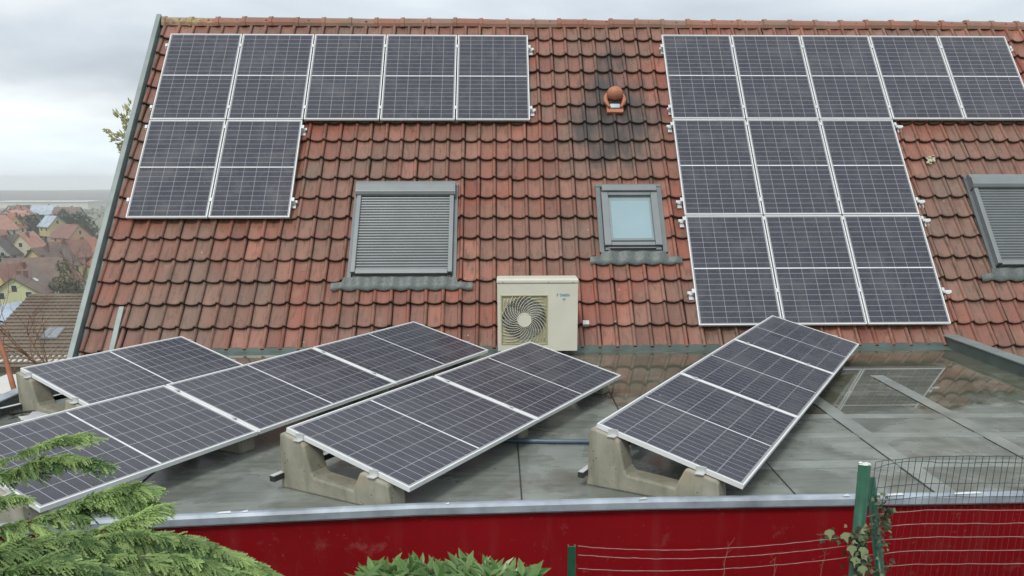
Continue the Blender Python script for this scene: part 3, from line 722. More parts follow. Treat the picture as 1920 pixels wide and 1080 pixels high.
# ------------------------------------------------------------------ air conditioner
ac = thing('air_conditioner', (.17, -.25, 0), 'cream outdoor air conditioning unit with round fan grille in front of the tiles', 'air conditioner')
AX0, AX1, AY, AZ0, AZ1 = -.317, .655, -.42, .083, .965
M_CREAM = simple('cream_enamel', (.63, .62, .52), .4, var=.05, scale=3)
M_CREAM2 = simple('aged_cream_plastic', (.40, .38, .24), .5, var=.1, scale=5)
gx0, gx1, gz0, gz1 = -.278, .292, .165, .772
gcx, gcz, gr = (gx0+gx1)/2, (gz0+gz1)/2+.0, .268
bd = MB(); AYB = AY+.34
# front sheet with a rectangular opening, sides, back, bottom
bd.box((AX0, AY, AZ0), (gx0, AY+.02, AZ1-.06)); bd.box((gx1, AY, AZ0), (AX1, AY+.02, AZ1-.06))
bd.box((gx0, AY, AZ0), (gx1, AY+.02, gz0)); bd.box((gx0, AY, gz1), (gx1, AY+.02, AZ1-.06))
bd.box((AX0, AY+.02, AZ0), (AX0+.02, AYB, AZ1-.06)); bd.box((AX1-.02, AY+.02, AZ0), (AX1, AYB, AZ1-.06))
bd.box((AX0+.02, AYB-.02, AZ0), (AX1-.02, AYB, AZ1-.06)); bd.box((AX0+.02, AY+.02, AZ0), (AX1-.02, AYB-.02, AZ0+.02))
cas = bd.build('casing', M_CREAM, ac)
tp = MB(); tp.box((AX0-.008, AY-.008, AZ1-.058), (AX1+.008, AYB+.008, AZ1)); tp.build('lid', M_CREAM, ac, bevel=.018)
for xx in (-.25, .30, .595):
    s_ = MB(); s_.ball((xx, AY-.008, AZ1-.04), (.006, .003, .006), 8, 5); s_.build('screw', M_DARK, ac)
for xx in (AX0+.12, AX1-.16):
    s_ = MB(); s_.box((xx, AY+.01, .004), (xx+.06, AYB-.01, AZ0-.002)); s_.build('foot', M_DARK, ac)
# shroud with round opening
sh = MB(); K = 48; vs = []
for k in range(K):
    a = 2*pi*k/K; ca, sa = cos(a), sin(a)
    hx_, hz_ = (gx1-gx0)/2, (gz1-gz0)/2; q = 1/max(abs(ca)/hx_, abs(sa)/hz_)
    vs += [(gcx+ca*gr, AY+.012, gcz+sa*gr), (gcx+ca*q, AY+.014, gcz+sa*q), (gcx+ca*gr*.97, AY+.10, gcz+sa*gr*.97)]
sh.add(vs, [(3*k, 3*k+1, 3*((k+1) % K)+1, 3*((k+1) % K)) for k in range(K)]+[(3*k+2, 3*k, 3*((k+1) % K), 3*((k+1) % K)+2) for k in range(K)])
sh.build('fan_shroud', M_CREAM2, ac)
fb = MB(); fb.box((gx0, AY+.12, gz0), (gx1, AY+.122, gz1)); fb.build('fan_well', M_DARK, ac)
fa = MB()
for b3 in range(3):
    vs = []
    for i in range(6):
        r_ = .06+.19*i/5
        for j in range(5):
            a = b3*2*pi/3+(j/4)*1.15+i*.07; vs.append((gcx+cos(a)*r_, AY+.06+.04*(j/4), gcz+sin(a)*r_))
    fa.add(vs, [(i*5+j, i*5+j+1, (i+1)*5+j+1, (i+1)*5+j) for i in range(5) for j in range(4)])
fa.build('fan', simple('grey_fan', (.17, .18, .16), .5), ac)
gr_ = MB()
for k in range(30):     # swirling ribs
    pts = []
    for i in range(11):
        t = i/10; r_ = .07+t*.28; a = 2*pi*k/30-t*1.25
        xx, zz = gcx+cos(a)*r_, gcz+sin(a)*r_
        if abs(xx-gcx) > (gx1-gx0)/2-.008 or abs(zz-gcz) > (gz1-gz0)/2-.008: break
        pts.append((xx, AY-.012+.012*t, zz))
    if len(pts) > 2: gr_.tube(pts, .0036, 5)
for r_ in [.09+.0155*i for i in range(12)]:
    gr_.tube([(gcx+cos(2*pi*k/40)*r_, AY-.006+.006*(r_/.28), gcz+sin(2*pi*k/40)*r_) for k in range(41)], .0014, 4, cap=False)
q = MB(); e_ = .014
for a, b_ in (((gx0, AY-.008, gz0), (gx1, AY+.004, gz0+e_)), ((gx0, AY-.008, gz1-e_), (gx1, AY+.004, gz1)), ((gx0, AY-.008, gz0+e_), (gx0+e_, AY+.004, gz1-e_)), ((gx1-e_, AY-.008, gz0+e_), (gx1, AY+.004, gz1-e_))): q.box(a, b_)
gf = q.build('grille', M_CREAM2, ac, bevel=.004)
gr_.build('grille_ribs', M_CREAM, gf, inv=False, smooth=True)
hb = MB(); K = 28; hb.add([(gcx+cos(2*pi*k/K)*.083, AY-.014, gcz+sin(2*pi*k/K)*.083) for k in range(K)]+[(gcx+cos(2*pi*k/K)*.088, AY-.004, gcz+sin(2*pi*k/K)*.088) for k in range(K)], [tuple(range(K-1, -1, -1))]+[(k, (k+1) % K, (k+1) % K+K, k+K) for k in range(K)])
hb.build('grille_hub', M_CREAM, gf, inv=False)
M_TEAL = simple('teal_print', (.015, .23, .33), .5, var=.1)
fc = bpy.data.curves.new('lettering', 'FONT'); fc.body = 'DAIKIN'; fc.size = .046; fc.extrude = .0006; fc.offset = .0009
fo = bpy.data.objects.new('lettering', fc); COL.objects.link(fo)
dg = bpy.context.evaluated_depsgraph_get(); me = bpy.data.meshes.new_from_object(fo.evaluated_get(dg)); bpy.data.objects.remove(fo)
me.materials.clear(); me.materials.append(M_TEAL)
lo_ = bpy.data.objects.new('lettering', me); COL.objects.link(lo_); lo_.parent = cas; lo_.matrix_parent_inverse = Matrix()
wdt = max(v.co.x for v in me.vertices)
lo_.matrix_world = Matrix.Translation((.438, AY-.0015, .752)) @ Matrix.Rotation(pi/2, 4, 'X') @ Matrix.Diagonal((.115/wdt, 1, 1, 1))
lo_.matrix_parent_inverse = ac.matrix_basis.inverted().inverted() if False else Matrix()
lg = MB(); lg.add([(.395, AY-.0015, .752), (.403, AY-.0015, .752), (.416, AY-.0015, .779), (.432, AY-.0015, .784), (.405, AY-.0015, .786)], [(0, 1, 2, 3, 4)])
lg.build('emblem', M_TEAL, cas, inv=False)
lg = MB(); lg.add([(.487+a*.022, AY-.0012, .712+b_*.022) for a, b_ in ((-1.1, .5), (-.5, 1.1), (.5, 1.1), (1.1, .5), (.6, -.5), (0, -1.1), (-.6, -.5))], [tuple(range(7))]); lg.build('badge', simple('pale_blue_print', (.42, .55, .50), .5), cas, inv=False)
lg = MB(); lg.add([(.472, AY-.002, .711), (.484, AY-.002, .704), (.502, AY-.002, .716), (.494, AY-.002, .722)], [(0, 1, 2, 3)]); lg.build('badge_mark', M_TEAL, cas, inv=False)
# ------------------------------------------------------------------ garden fence and posts in front
def thick_post(base, top, r, name, label, split=True):
    d = (Vector(top)-Vector(base)); m_ = MB()
    # open C-shaped sheet post
    a = d.normalized(); sx_ = a.cross(Vector((0, 1, 0))).normalized(); sy_ = sx_.cross(a)
    K = 14; vs = []
    for q, rr in ((0, r), (1, r), (1, r*.84), (0, r*.84)):
        for k in range(K):
            t = radians(60)+radians(310)*k/(K-1); vs.append(Vector(base)+d*q+sx_*cos(t)*rr-sy_*sin(t)*rr*-1)
    fs = []
    for s in range(3):
        fs += [(s*K+k, s*K+k+1, (s+1)*K+k+1, (s+1)*K+k) for k in range(K-1)]
    m_.add(vs, fs)
    return m_
fence = thing('wire_fence', (2.0, -6.2, gz(2, -6.2)), 'green welded wire fence running right from the leaning green posts', 'fence')
pa, pb = at(1621, 872, 4.25), at(1598, 1130, 4.25)
thick_post(pb+(pb-pa)*.9, pa, .032, '', '').build('post', M_GREEN, fence, smooth=True)
pa2, pb2 = at(1632, 895, 4.32), at(1655, 1130, 4.25)
thick_post(pb2+(pb2-pa2)*.7, pa2, .024, '', '').build('brace', M_GREEN, fence, smooth=True)
cp = MB()
for k in range(26):
    a = 2*pi*k/26*1.0; q = rnd.uniform(.2, 1); p = pa+Vector((cos(a)*.03*q, sin(a)*.03*q, rnd.uniform(0, .012))); s = rnd.uniform(.004, .009)
    cp.ball(p, (s*1.4, s, s*.6), 6, 4)
cp.build('peeling_cap', simple('cracked_coating', (.6, .68, .62), .5, var=.4, scale=60), fence)
mw = MB(); mp_ = MB(); lw = MB()
def topy(px): return 868-12*min(1, max(0, (px-1640)/110))**.6-(px-1640)*.004 if px < 2600 else 856
nv = 0; px = 1642
def fdep(px): return 4.28+(px-1642)*.0002
while px < 2300:
    p0 = topy(px); bend = rnd.uniform(-1.5, 1.5); pts = []
    for j in range(15):
        yy = p0+j*26; pts.append(at(px-.165*(yy-p0)+bend*sin(j*.8), yy, fdep(px)))
    mw.tube(pts[:4], .0016, 4); lw.tube(pts[3:], .0010, 4); px += 12.55+rnd.uniform(-.5, .5)
for j in range(15):
    pts = []; pts2 = []
    for i in range(56):
        px = 1642+i*12; yy = topy(px)+j*25.3+1.4*noise.noise(Vector((px*.03, j*3.1, 0)))-(6*sin(min(1, (px-1642)/120)*pi) if j == 1 else 0)
        if j == 1: yy += -13
        pts.append(at(px-.165*j*25, yy, fdep(px)-.003))
    (mw if j < 4 else mp_).tube(pts, .0019 if j < 4 else .0018, 4)
mw.build('mesh_wire', M_WIRE, fence); lw.build('lower_mesh_wire', M_WIRER, fence)
mp_.build('faded_wire', M_WIREP, fence)
# low sagging wires to the left, with a thin post
fl = thing('wire_fence', (.07, -6.9, gz(.07, -6.9)), 'thin green post with three sagging wires in front of the red wall', 'fence')
ta = at(1072, 1023, 3.6); m_ = MB(); tb = ta-Vector((0, 0, 1.1))
m_.prism([(-.017, -.012), (.017, -.012), (.017, .012), (.012, .012), (.012, -.006), (-.012, -.006), (-.012, .012), (-.017, .012)], 0, 1.1, Matrix(((1, 0, 0, tb.x), (0, 0, 1, tb.y), (0, 1, 0, tb.z), (0, 0, 0, 1))))
m_.build('post', M_GREEN, fl)
for (ya, yb, sag) in ((1024, 1013, 12), (1040, 1030, 12), (1066, 1052, 10)):
    m_ = MB(); pts = []
    for i in range(40):
        t = i/39; px = 1084+(1600-1084)*t; yy = ya+(yb-ya)*t+sag*4*t*(1-t)*(1.25-.4*t)-(8*t*t)+1.6*noise.noise(Vector((px*.05, ya, 0)))
        pts.append(at(px, yy, 3.62+.6*t))
    m_.tube(pts, .0016, 4); m_.build('wire', M_WIREP, fl)
# dry stems in front of the wall
def stems(name, label, cat, specs, mat, group=None):
    for i, (px, py0, py1, dp, lean) in enumerate(specs):
        m_ = MB(); pts = [at(px+lean*t+3*noise.noise(Vector((px, t*3, 0))), py0+(py1-py0)*t, dp) for t in [k/8 for k in range(9)]]
        m_.tube(pts, [.0028*(1-.6*k/8) for k in range(9)], 5)
        for k in (3, 5, 7):
            q = pts[k]; m_.tube([q, q+Vector((rnd.uniform(-.03, .03), 0, .03)), q+Vector((rnd.uniform(-.05, .05), 0, .055))], [.0016, .0012, .0006], 4)
        o = m_.build(name, mat, None, loc=pts[0]); tag(o, label[i], cat, group)
stems('dry_stem', ['thin dry reddish stem left of the leaning posts, taller of the two', 'short dry reddish stem near the middle of the sagging wires', 'dry reddish stem just left of the ivy covered post'], 'stem', [(1355, 1095, 1015, 4.4, 10), (1450, 1095, 1045, 4.4, 4), (1535, 1095, 1030, 4.4, 14)], M_TWIG)
# wooden board/kerb strip low at the right
c = MB(); c.box((1.2, -5.62, -1.25), (7.0, -5.50, -.50)); tag(c.build('timber_board', simple('tan_timber', (.30, .21, .12), .8, var=.3, scale=3, bump=.3), None, loc=(4, -5.56, -1.25)), 'weathered tan timber board at the foot of the red wall behind the fence', 'board')
# ivy on the posts
def leaf(mb, p, d, nrm, ln, wd, val, lobes=False):
    d = d.normalized(); s = d.cross(nrm)
    if s.length < 1e-4: s = d.cross(Vector((1, 0, 0)))
    s.normalize(); n_ = s.cross(d)
    if lobes:
        pts = [(0, 0), (.15, .42), (.45, .5), (.5, .25), (1, 0), (.5, -.25), (.45, -.5), (.15, -.42)]
        mb.add([p+d*(a*ln)+s*(b_*wd)+n_*(.12*ln*a*a-.05*ln*abs(b_)) for a, b_ in pts], [(0, 1, 2, 3, 4), (0, 4, 5, 6, 7)], val)
    else:
        pts = [(0, 0), (.3, .42), (.65, .36), (1, 0), (.65, -.36), (.3, -.42)]
        mb.add([p+d*(a*ln)+s*(b_*wd)-n_*(.25*ln*a*a)+n_*(abs(b_)*wd*.35) for a, b_ in pts], [(0, 1, 2, 3), (0, 3, 4, 5)], val)
ivy = thing('ivy', (pb.x, pb.y, gz(pb.x, pb.y)), 'ivy with pale and dark leaves climbing the foot of the leaning green posts', 'ivy')
il = MB(); iv = MB()
def rv(s=1): return Vector((rnd.gauss(0, s), rnd.gauss(0, s), rnd.gauss(0, s)))
runs = [[(1600, 1130), (1607, 1060), (1600, 1010), (1606, 985)], [(1655, 1130), (1660, 1060), (1652, 1000), (1648, 960), (1640, 930)], [(1632, 1120), (1628, 1060), (1618, 1020), (1622, 980)], [(1606, 1003), (1580, 1010), (1556, 1002), (1530, 1003)], [(1655, 985), (1662, 965), (1668, 950)]]
for ri, run in enumerate(runs):
    pts = [at(a, b_, 4.2) for a, b_ in run]; dn = []
    for a, b_ in zip(pts, pts[1:]):
        for k in range(6): dn.append(a.lerp(b_, k/6)+rv(.004))
    iv.tube(dn, .003, 5)
    for p in dn:
        for k in range({0: 6, 1: 5, 2: 3, 3: 1, 4: 2}[ri]):
            if ri == 3 and rnd.random() < .3: continue
            dr = Vector((rnd.uniform(-1, 1), rnd.uniform(-1, -.1), rnd.uniform(-1, .6))); s = rnd.uniform(.022, .042) if ri != 1 else rnd.uniform(.015, .026)
            leaf(il, p+rv(.022 if ri in (0, 1) else .012), dr, Vector((rnd.uniform(-.4, .4), -1, rnd.uniform(.1, .8))), s, s*.9, rnd.random()**3 if rnd.random() < .85 else rnd.uniform(.8, 1), True)
for (px, py) in ((1606, 1052), (1622, 1034), (1616, 1068), (1555, 1000), (1583, 1006), (1597, 1030)):
    leaf(il, at(px, py-8, 4.15), Vector((rnd.uniform(-.5, .5), -.3, -1)), Vector((0, -1, .4)), .06, .055, 1, True)
il.build('leaves', M_IVY, ivy, attr=True); iv.build('stem', M_BARK, ivy)
# ------------------------------------------------------------------ broad-leaved shrub, bottom centre
sc = at(835, 1105, 2.25)
shr = thing('shrub', (sc.x, sc.y, gz(sc.x, sc.y)), 'rounded bright green laurel shrub at the bottom centre below the red wall', 'shrub')
sf = MB(); ss = MB()
base_ = Vector((sc.x, sc.y+.05, gz(sc.x, sc.y)))
for k in range(150):
    a = rnd.uniform(-1, 1); px = 835+a*168; topv = 1063+22*abs(a)**2.5+14*noise.noise(Vector((px*.02, 5, 0)))
    yy = topv+abs(rnd.gauss(0, 16)); dp = 2.25+rnd.uniform(-.16, .16)
    tip = at(px, yy, dp); low = tip+Vector((rnd.uniform(-.03, .03), rnd.uniform(-.02, .02), -.2))
    ss.tube([low, (low+tip)/2+rv(.006), tip], [.004, .003, .002], 5)
    tone = rnd.random()
    for j in range(11):
        t = j/10; p = low.lerp(tip, .3+.7*t); az = j*2.4+k
        up_ = .25+1.1*t; dr = Vector((cos(az), sin(az), up_)); ln = rnd.uniform(.045, .075)*(1.05-.25*t)
        leaf(sf, p, dr, Vector((0, 0, 1))+rv(.2), ln, ln*.36, min(1, max(0, tone*.5+rnd.random()*.5)))
for k in range(900):  # inner leaves
    px = 835+rnd.uniform(-1, 1)*165; p = at(px, 1078+rnd.uniform(0, 75), 2.25+rnd.uniform(-.2, .2))
    ln = rnd.uniform(.04, .07); leaf(sf, p, Vector((rnd.uniform(-1, 1), rnd.uniform(-1, .5), rnd.uniform(-.2, .9))), Vector((0, -.4, 1)), ln, ln*.36, rnd.random()*.7)
for k in range(14): ss.tube([base_+Vector((rnd.uniform(-.1, .1), 0, 0)), sc+Vector((rnd.uniform(-.22, .22), rnd.uniform(-.1, .1), -.12))], [.012, .006], 6)
sf.build('leaves', M_SHRUB, shr, attr=True); ss.build('stem', M_BARK, shr)
# ------------------------------------------------------------------ cypress branches, lower left
con = thing('cypress_tree', (-3.4, -7.9, gz(-3.4, -7.9)), 'cypress reaching in from the lower left with feathery drooping green sprays', 'tree')
cf = MB(); cb = MB()
def spray(mb, p, d, nrm, ln, tone, dens=1.0):
    """feathery plume: stem, swept-forward side twigs set all round a flattened plane, fine scale-leaf tips"""
    d = d.normalized(); s = d.cross(nrm).normalized(); nrm = s.cross(d)
    n_ = max(8, int(ln/.0062*dens)); pos = p.copy(); dd = d.copy(); stp = ln/n_
    pts = [pos.copy()]; curl = rnd.uniform(.015, .04)
    for i in range(n_):
        dd = (dd+Vector((rnd.gauss(0, .02), rnd.gauss(0, .02), -curl))).normalized(); pos = pos+dd*stp; pts.append(pos.copy())
        t = i/n_; sd = 1 if i % 2 else -1
        L2 = ln*(.5*sin(pi*min(1, .25+t*.75))**.8*(1-t*.35)+.04)*rnd.uniform(.6, 1.15)
        q = (dd*1.15+s*sd*rnd.uniform(.3, .62)+nrm*rnd.uniform(-.32, .28)).normalized()
        tw = rnd.uniform(-.6, .6); n3 = (nrm+s*tw).normalized(); sx2 = q.cross(n3).normalized(); nn = sx2.cross(q)
        m2 = max(3, int(L2/.0058)); a = pos.copy(); tv_ = min(1, max(0, tone+rnd.uniform(-.22, .22)))
        drop = Vector((0, 0, -.22*L2))
        prev = a; w0 = .0015
        for j in range(1, m2+1):
            f_ = j/m2; c_ = a+q*(L2*f_)+drop*f_*f_
            mb.add([prev-sx2*w0, prev+sx2*w0, c_+sx2*w0*.8, c_-sx2*w0*.8], [(0, 1, 2, 3)], tv_)
            l3 = min(.013, L2*.36)*(1-.45*f_)*rnd.uniform(.55, 1.25); q2 = (c_-prev).normalized(); prev = c_
            for s3 in (1, -1):
                e3 = (q2*1.1+sx2*s3*rnd.uniform(.35, .6)+nn*rnd.uniform(-.3, .25)).normalized()*l3; w3 = e3.cross(nn).normalized()*.0013
                mb.add([c_-w3*.8, c_+e3*.5-w3*1.1, c_+e3, c_+e3*.5+w3*1.1, c_+w3*.8], [(0, 1, 2, 3, 4)], min(1, max(0, tv_+rnd.uniform(-.12, .12)+.30*f_-.1)))
    mb.tube(pts, [.0018*(1-.7*i/len(pts)) for i in range(len(pts))], 4, val=tone)
def limb(ctrl, r0, n_sprays, ln0, ln1, tone, droop=-.35, spread=1.0):
    P = [at(*c_) for c_ in ctrl]; dn = []
    for i in range(len(P)-1):
        p0 = P[max(0, i-1)]; p1 = P[i]; p2 = P[i+1]; p3 = P[min(len(P)-1, i+2)]
        for k in range(8):
            t = k/8; dn.append(.5*((2*p1)+(p2-p0)*t+(2*p0-5*p1+4*p2-p3)*t*t+(3*p1-p0-3*p2+p3)*t**3))
    dn.append(P[-1]); n_ = len(dn)
    cb.tube(dn, [r0*.5*(1-.8*i/n_)+.0008 for i in range(n_)], 6); n_sprays = int(n_sprays*1.9)
    for k in range(n_sprays):
        t = (k+rnd.random()*.6)/n_sprays; i = min(n_-2, int(t*(n_-1))); p = dn[i].lerp(dn[i+1], rnd.random()); d = (dn[i+1]-dn[i]).normalized()
        sd = (1 if k % 2 else -1)*(1 if k % 5 else .15)
        side = d.cross(Vector((0, 0, 1))).normalized()
        dr = d*(1.1+.5*t)+side*sd*rnd.uniform(.1, .6)*spread*(1-.6*t)+Vector((0, 0, droop*rnd.uniform(-.25, 1.3)))
        spray(cf, p, dr, Vector((rnd.uniform(-.35, .35), -.55, .9)), (ln0*(1-t)+ln1*t)*rnd.uniform(.75, 1.2), tone+rnd.uniform(-.45, .4))
    for k in range(int(n_*2.2)):
        i = rnd.randrange(1, n_-1); d = (dn[i+1]-dn[i]).normalized(); t = i/n_
        spray(cf, dn[i]+Vector((0, -.002, .003)), d*1.3+Vector((rnd.uniform(-.25, .25), rnd.uniform(-.5, .1), rnd.uniform(-.05, .3))), Vector((0, -.8, .6)), rnd.uniform(.035, .065)*(1 if ln1 > .07 else .8), tone+rnd.uniform(-.3, .4))
    spray(cf, dn[-2], dn[-1]-dn[-2], Vector((0, -.5, 1)), ln1*1.1, tone+.1)
OFF = (-260, 1010, 2.35)
# upper pair of sprays over the long left row
limb([(-260, 975, 2.3), (-80, 915, 2.2), (20, 885, 2.15), (90, 862, 2.1), (150, 862, 2.08)], .006, 13, .09, .09, .4, -.25, .7)
limb([(-120, 900, 2.25), (20, 860, 2.15), (80, 836, 2.1), (130, 824, 2.1)], .004, 5, .05, .08, .5, -.05, .3)
# middle sprays
limb([(-260, 1010, 2.2), (0, 990, 2.1), (110, 960, 2.05), (180, 930, 2.02), (225, 918, 2.0)], .007, 22, .11, .11, .45, -.45)
limb([(-200, 1040, 2.1), (60, 1022, 2.0), (170, 1000, 1.95), (240, 978, 1.93), (272, 962, 1.93)], .006, 18, .10, .06, .7, -.35, .6)
limb([(-260, 1060, 2.1), (60, 1030, 1.95), (220, 1005, 1.9), (330, 1008, 1.87), (420, 1035, 1.85), (470, 1058, 1.84)], .008, 40, .12, .09, .5, -.5)
limb([(-260, 1090, 2.0), (60, 1062, 1.9), (230, 1045, 1.85), (360, 1050, 1.82), (440, 1080, 1.8)], .007, 36, .12, .10, .4, -.5)
limb([(-200, 1110, 2.2), (60, 1080, 2.1), (200, 1040, 2.05), (300, 1022, 2.02), (380, 1040, 2.0)], .006, 34, .12, .10, .25, -.5)
limb([(-200, 1150, 1.9), (80, 1110, 1.8), (260, 1090, 1.78), (420, 1100, 1.76), (500, 1110, 1.75)], .007, 34, .12, .09, .45, -.4)
limb([(-200, 1080, 1.9), (-60, 1050, 1.85), (40, 1020, 1.85), (110, 1010, 1.85)], .006, 24, .12, .10, .35, -.5)
limb([(-200, 1130, 1.75), (-40, 1090, 1.72), (60, 1060, 1.7), (150, 1062, 1.7)], .006, 22, .12, .10, .3, -.45)
limb([(-140, 1000, 2.1), (-60, 960, 2.08), (-10, 940, 2.06), (20, 935, 2.05)], .005, 9, .07, .06, .6, -.3, .7)
limb([(150, 1040, 2.2), (260, 1040, 2.15), (340, 1060, 2.12), (420, 1080, 2.1)], .004, 26, .11, .10, .15, -.5)
cf.build('foliage', M_CONI, con, attr=True)
tr0 = Vector((-3.4, -7.9, gz(-3.4, -7.9)-.1))
cb.tube([tr0, tr0+Vector((.03, 0, 1.2)), tr0+Vector((.02, .03, 2.6)), tr0+Vector((0, 0, 4.2))], [.11, .09, .06, .02], 10)
for py, dp in ((960, 2.3), (1010, 2.2), (1060, 2.1), (1090, 2.0), (1150, 1.9)):
    a = at(-255, py, dp); cb.tube([Vector((-3.38, -7.88, a.z-.15)), a.lerp(Vector((-3.38, -7.88, a.z)), .4), a], [.02, .014, .008], 6)
cb.build('branches', simple('cypress_bark', (.17, .08, .045), .85, var=.3), con, smooth=True)
# more sprays round the trunk, out of frame to the left
ex = MB()
for k in range(60):
    z = rnd.uniform(.6, 3.6); a = rnd.uniform(0, 2*pi); p = tr0+Vector((0, 0, z+.3)); d = Vector((cos(a), sin(a), -.1)); ln = rnd.uniform(.25, .5)*(1.25-z/4)
    if d.x > .3: ln *= .6
    ex.tube([p, p+d*ln], [.006, .002], 4)
    for j in range(3): spray(ex, p+d*ln*(.45+.25*j), d+rv(.3), Vector((0, 0, 1)), .16, rnd.random()*.6, .6)
ex.build('foliage', M_CONI, con, attr=True)
# ------------------------------------------------------------------ things beyond the house on the left
def T(px, D):      # ground position seen at photo column px, D metres in front of the camera
    p = at(px, 725.96, D); return p.x, p.y
# neighbour's brown tiled roof
nbh = thing('neighbour_house', (-20, 32, gz(-20, 32)), 'neighbouring house with brown weathered tiled roof left of the red roof', 'house')
def zat(py, D): return at(0, py, D).z
RG = at(53, 556, 42); RGY = RG.y; EV = at(-4, 690, 36.8); sl = (RG.z-EV.z)/(RG.y-EV.y)
bx0, bx1 = RG.x, RG.x+13
def gable(mb_w, mb_r, x0, x1, yc, hd, ze, zr, zb, over=.35, thick=.18):
    mb_w.prism([(yc-hd, zb), (yc+hd, zb), (yc+hd, ze), (yc, zr-.05), (yc-hd, ze)], -x1+.02, -x0-.02, Matrix(((0, -1, 0, 0), (1, 0, 0, 0), (0, 0, 1, 0), (0, 0, 0, 1))))
nbw = MB(); hd = (RG.y-EV.y)
Mx = Matrix(((0, -1, 0, 0), (1, 0, 0, 0), (0, 0, 1, 0), (0, 0, 0, 1)))
nbw.prism([(RGY-hd+.4, RG.z-hd*sl-4.5), (RGY+hd-.4, RG.z-hd*sl-4.5), (RGY+hd-.4, RG.z-hd*sl+.2), (RGY, RG.z-.25), (RGY-hd+.4, RG.z-hd*sl+.2)], -bx1+.3, -bx0-.3, Mx)
nbw.build('wall', M_WALLW, nbh)
def roof_slab_mat(name, a, b_, pitch):
    t = NT(name); c = t.coord(); s = t.node('SeparateXYZ'); t.link(c, s.inputs[0])
    base = t.ramp(t.noise(c, .9, 5), [(.3, a), (.7, b_)])
    base = t.mix(t.ramp(t.noise(c, 14, 3), [(.4, 0), (.6, .3)]), base, tuple(x*.45 for x in a))
    t.set(base, .6); return t.m
M_BROWN = roof_slab_mat('brown_tile', (.13, .10, .075), (.21, .165, .12), .3)
ang = math.atan(sl); Ls = sqrt(hd*hd*(1+sl*sl)); MN = Matrix(((1, 0, 0, 0), (0, cos(ang), -sin(ang), EV.y), (0, sin(ang), cos(ang), EV.z), (0, 0, 0, 1)))
nr = MB(); nr.box((bx0, 0, -.25), (bx1, Ls, -.03), MN)
MN2 = Matrix(((1, 0, 0, 0), (0, -1, 0, 2*RGY), (0, 0, 1, 0), (0, 0, 0, 1))) @ MN
nr.box((bx0, 0, -.25), (bx1, Ls, -.03), MN2)
nro = nr.build('roof', M_BROWN, nbh)
nt_ = MB(); ncr = 20; wv = .27
for k in range(ncr+1):
    d_ = k*Ls/20; vs = []; nx = int((bx1-bx0)/wv)*4
    for (dd, hh) in ((0, .0), (0, .065), (Ls/20+.03, .01)):
        for i in range(nx+1):
            vs.append(MN @ Vector((bx0+i*wv/4+(.5*wv if k % 2 else 0)*0, min(Ls, d_+dd)-(.03*sin(i*pi/2) if dd == 0 else 0), hh+.02*sin(i*pi/2))))
    nt_.add(vs, [(r*(nx+1)+i, r*(nx+1)+i+1, (r+1)*(nx+1)+i+1, (r+1)*(nx+1)+i) for r in range(2) for i in range(nx)], rnd.random())
nt_.build('tiles', M_BROWN, nro, attr=True, inv=False)
c = MB(); c.tube([(bx0+.05+i*.4, RGY, RG.z+.02+.015*(i % 2)) for i in range(32)], .11, 8); c.build('ridge', M_BROWN, nro, inv=False)
p = at(101, 633, 39.2); yl = (p.y-EV.y)/cos(ang)
c = MB(); c.box((p.x-.42, yl-.55, .03), (p.x+.42, yl+.5, .09), MN); so_ = c.build('roof_window', M_GREYM, nbh)
c = MB(); c.box((p.x-.36, yl-.48, .09), (p.x+.36, yl+.43, .1), MN); c.build('pane', simple('sky_glass', (.2, .22, .24), .25, var=.1), so_, inv=False)
# colours for the town
def wallm(n_, c_): return simple('plaster_'+n_, c_, .9, var=.08, scale=.3)
WALL = {'yellow': wallm('yellow', (.50, .42, .20)), 'cream': wallm('cream', (.50, .47, .34)), 'lemon': wallm('lemon', (.55, .55, .32)), 'white': wallm('white', (.55, .54, .50)), 'peach': wallm('peach', (.50, .33, .21)), 'grey': wallm('grey', (.33, .36, .33))}
def rfm(n_, c_): return simple('roofing_'+n_, c_, .75, var=.22, scale=.5)
ROOF = {'brown': rfm('brown', (.14, .095, .075)), 'red': rfm('red', (.30, .115, .075)), 'orange': rfm('orange', (.38, .19, .14)), 'dark': rfm('dark', (.085, .075, .075)), 'maroon': rfm('maroon', (.19, .09, .07)), 'blue': rfm('blue', (.33, .40, .47)), 'greygreen': rfm('greygreen', (.17, .19, .16))}
M_WIN = simple('dark_window', (.03, .035, .04), .2)
M_WINF = simple('white_window_frame', (.6, .6, .58), .5)
M_CHIM = simple('brick_chimney', (.16, .07, .05), .9)
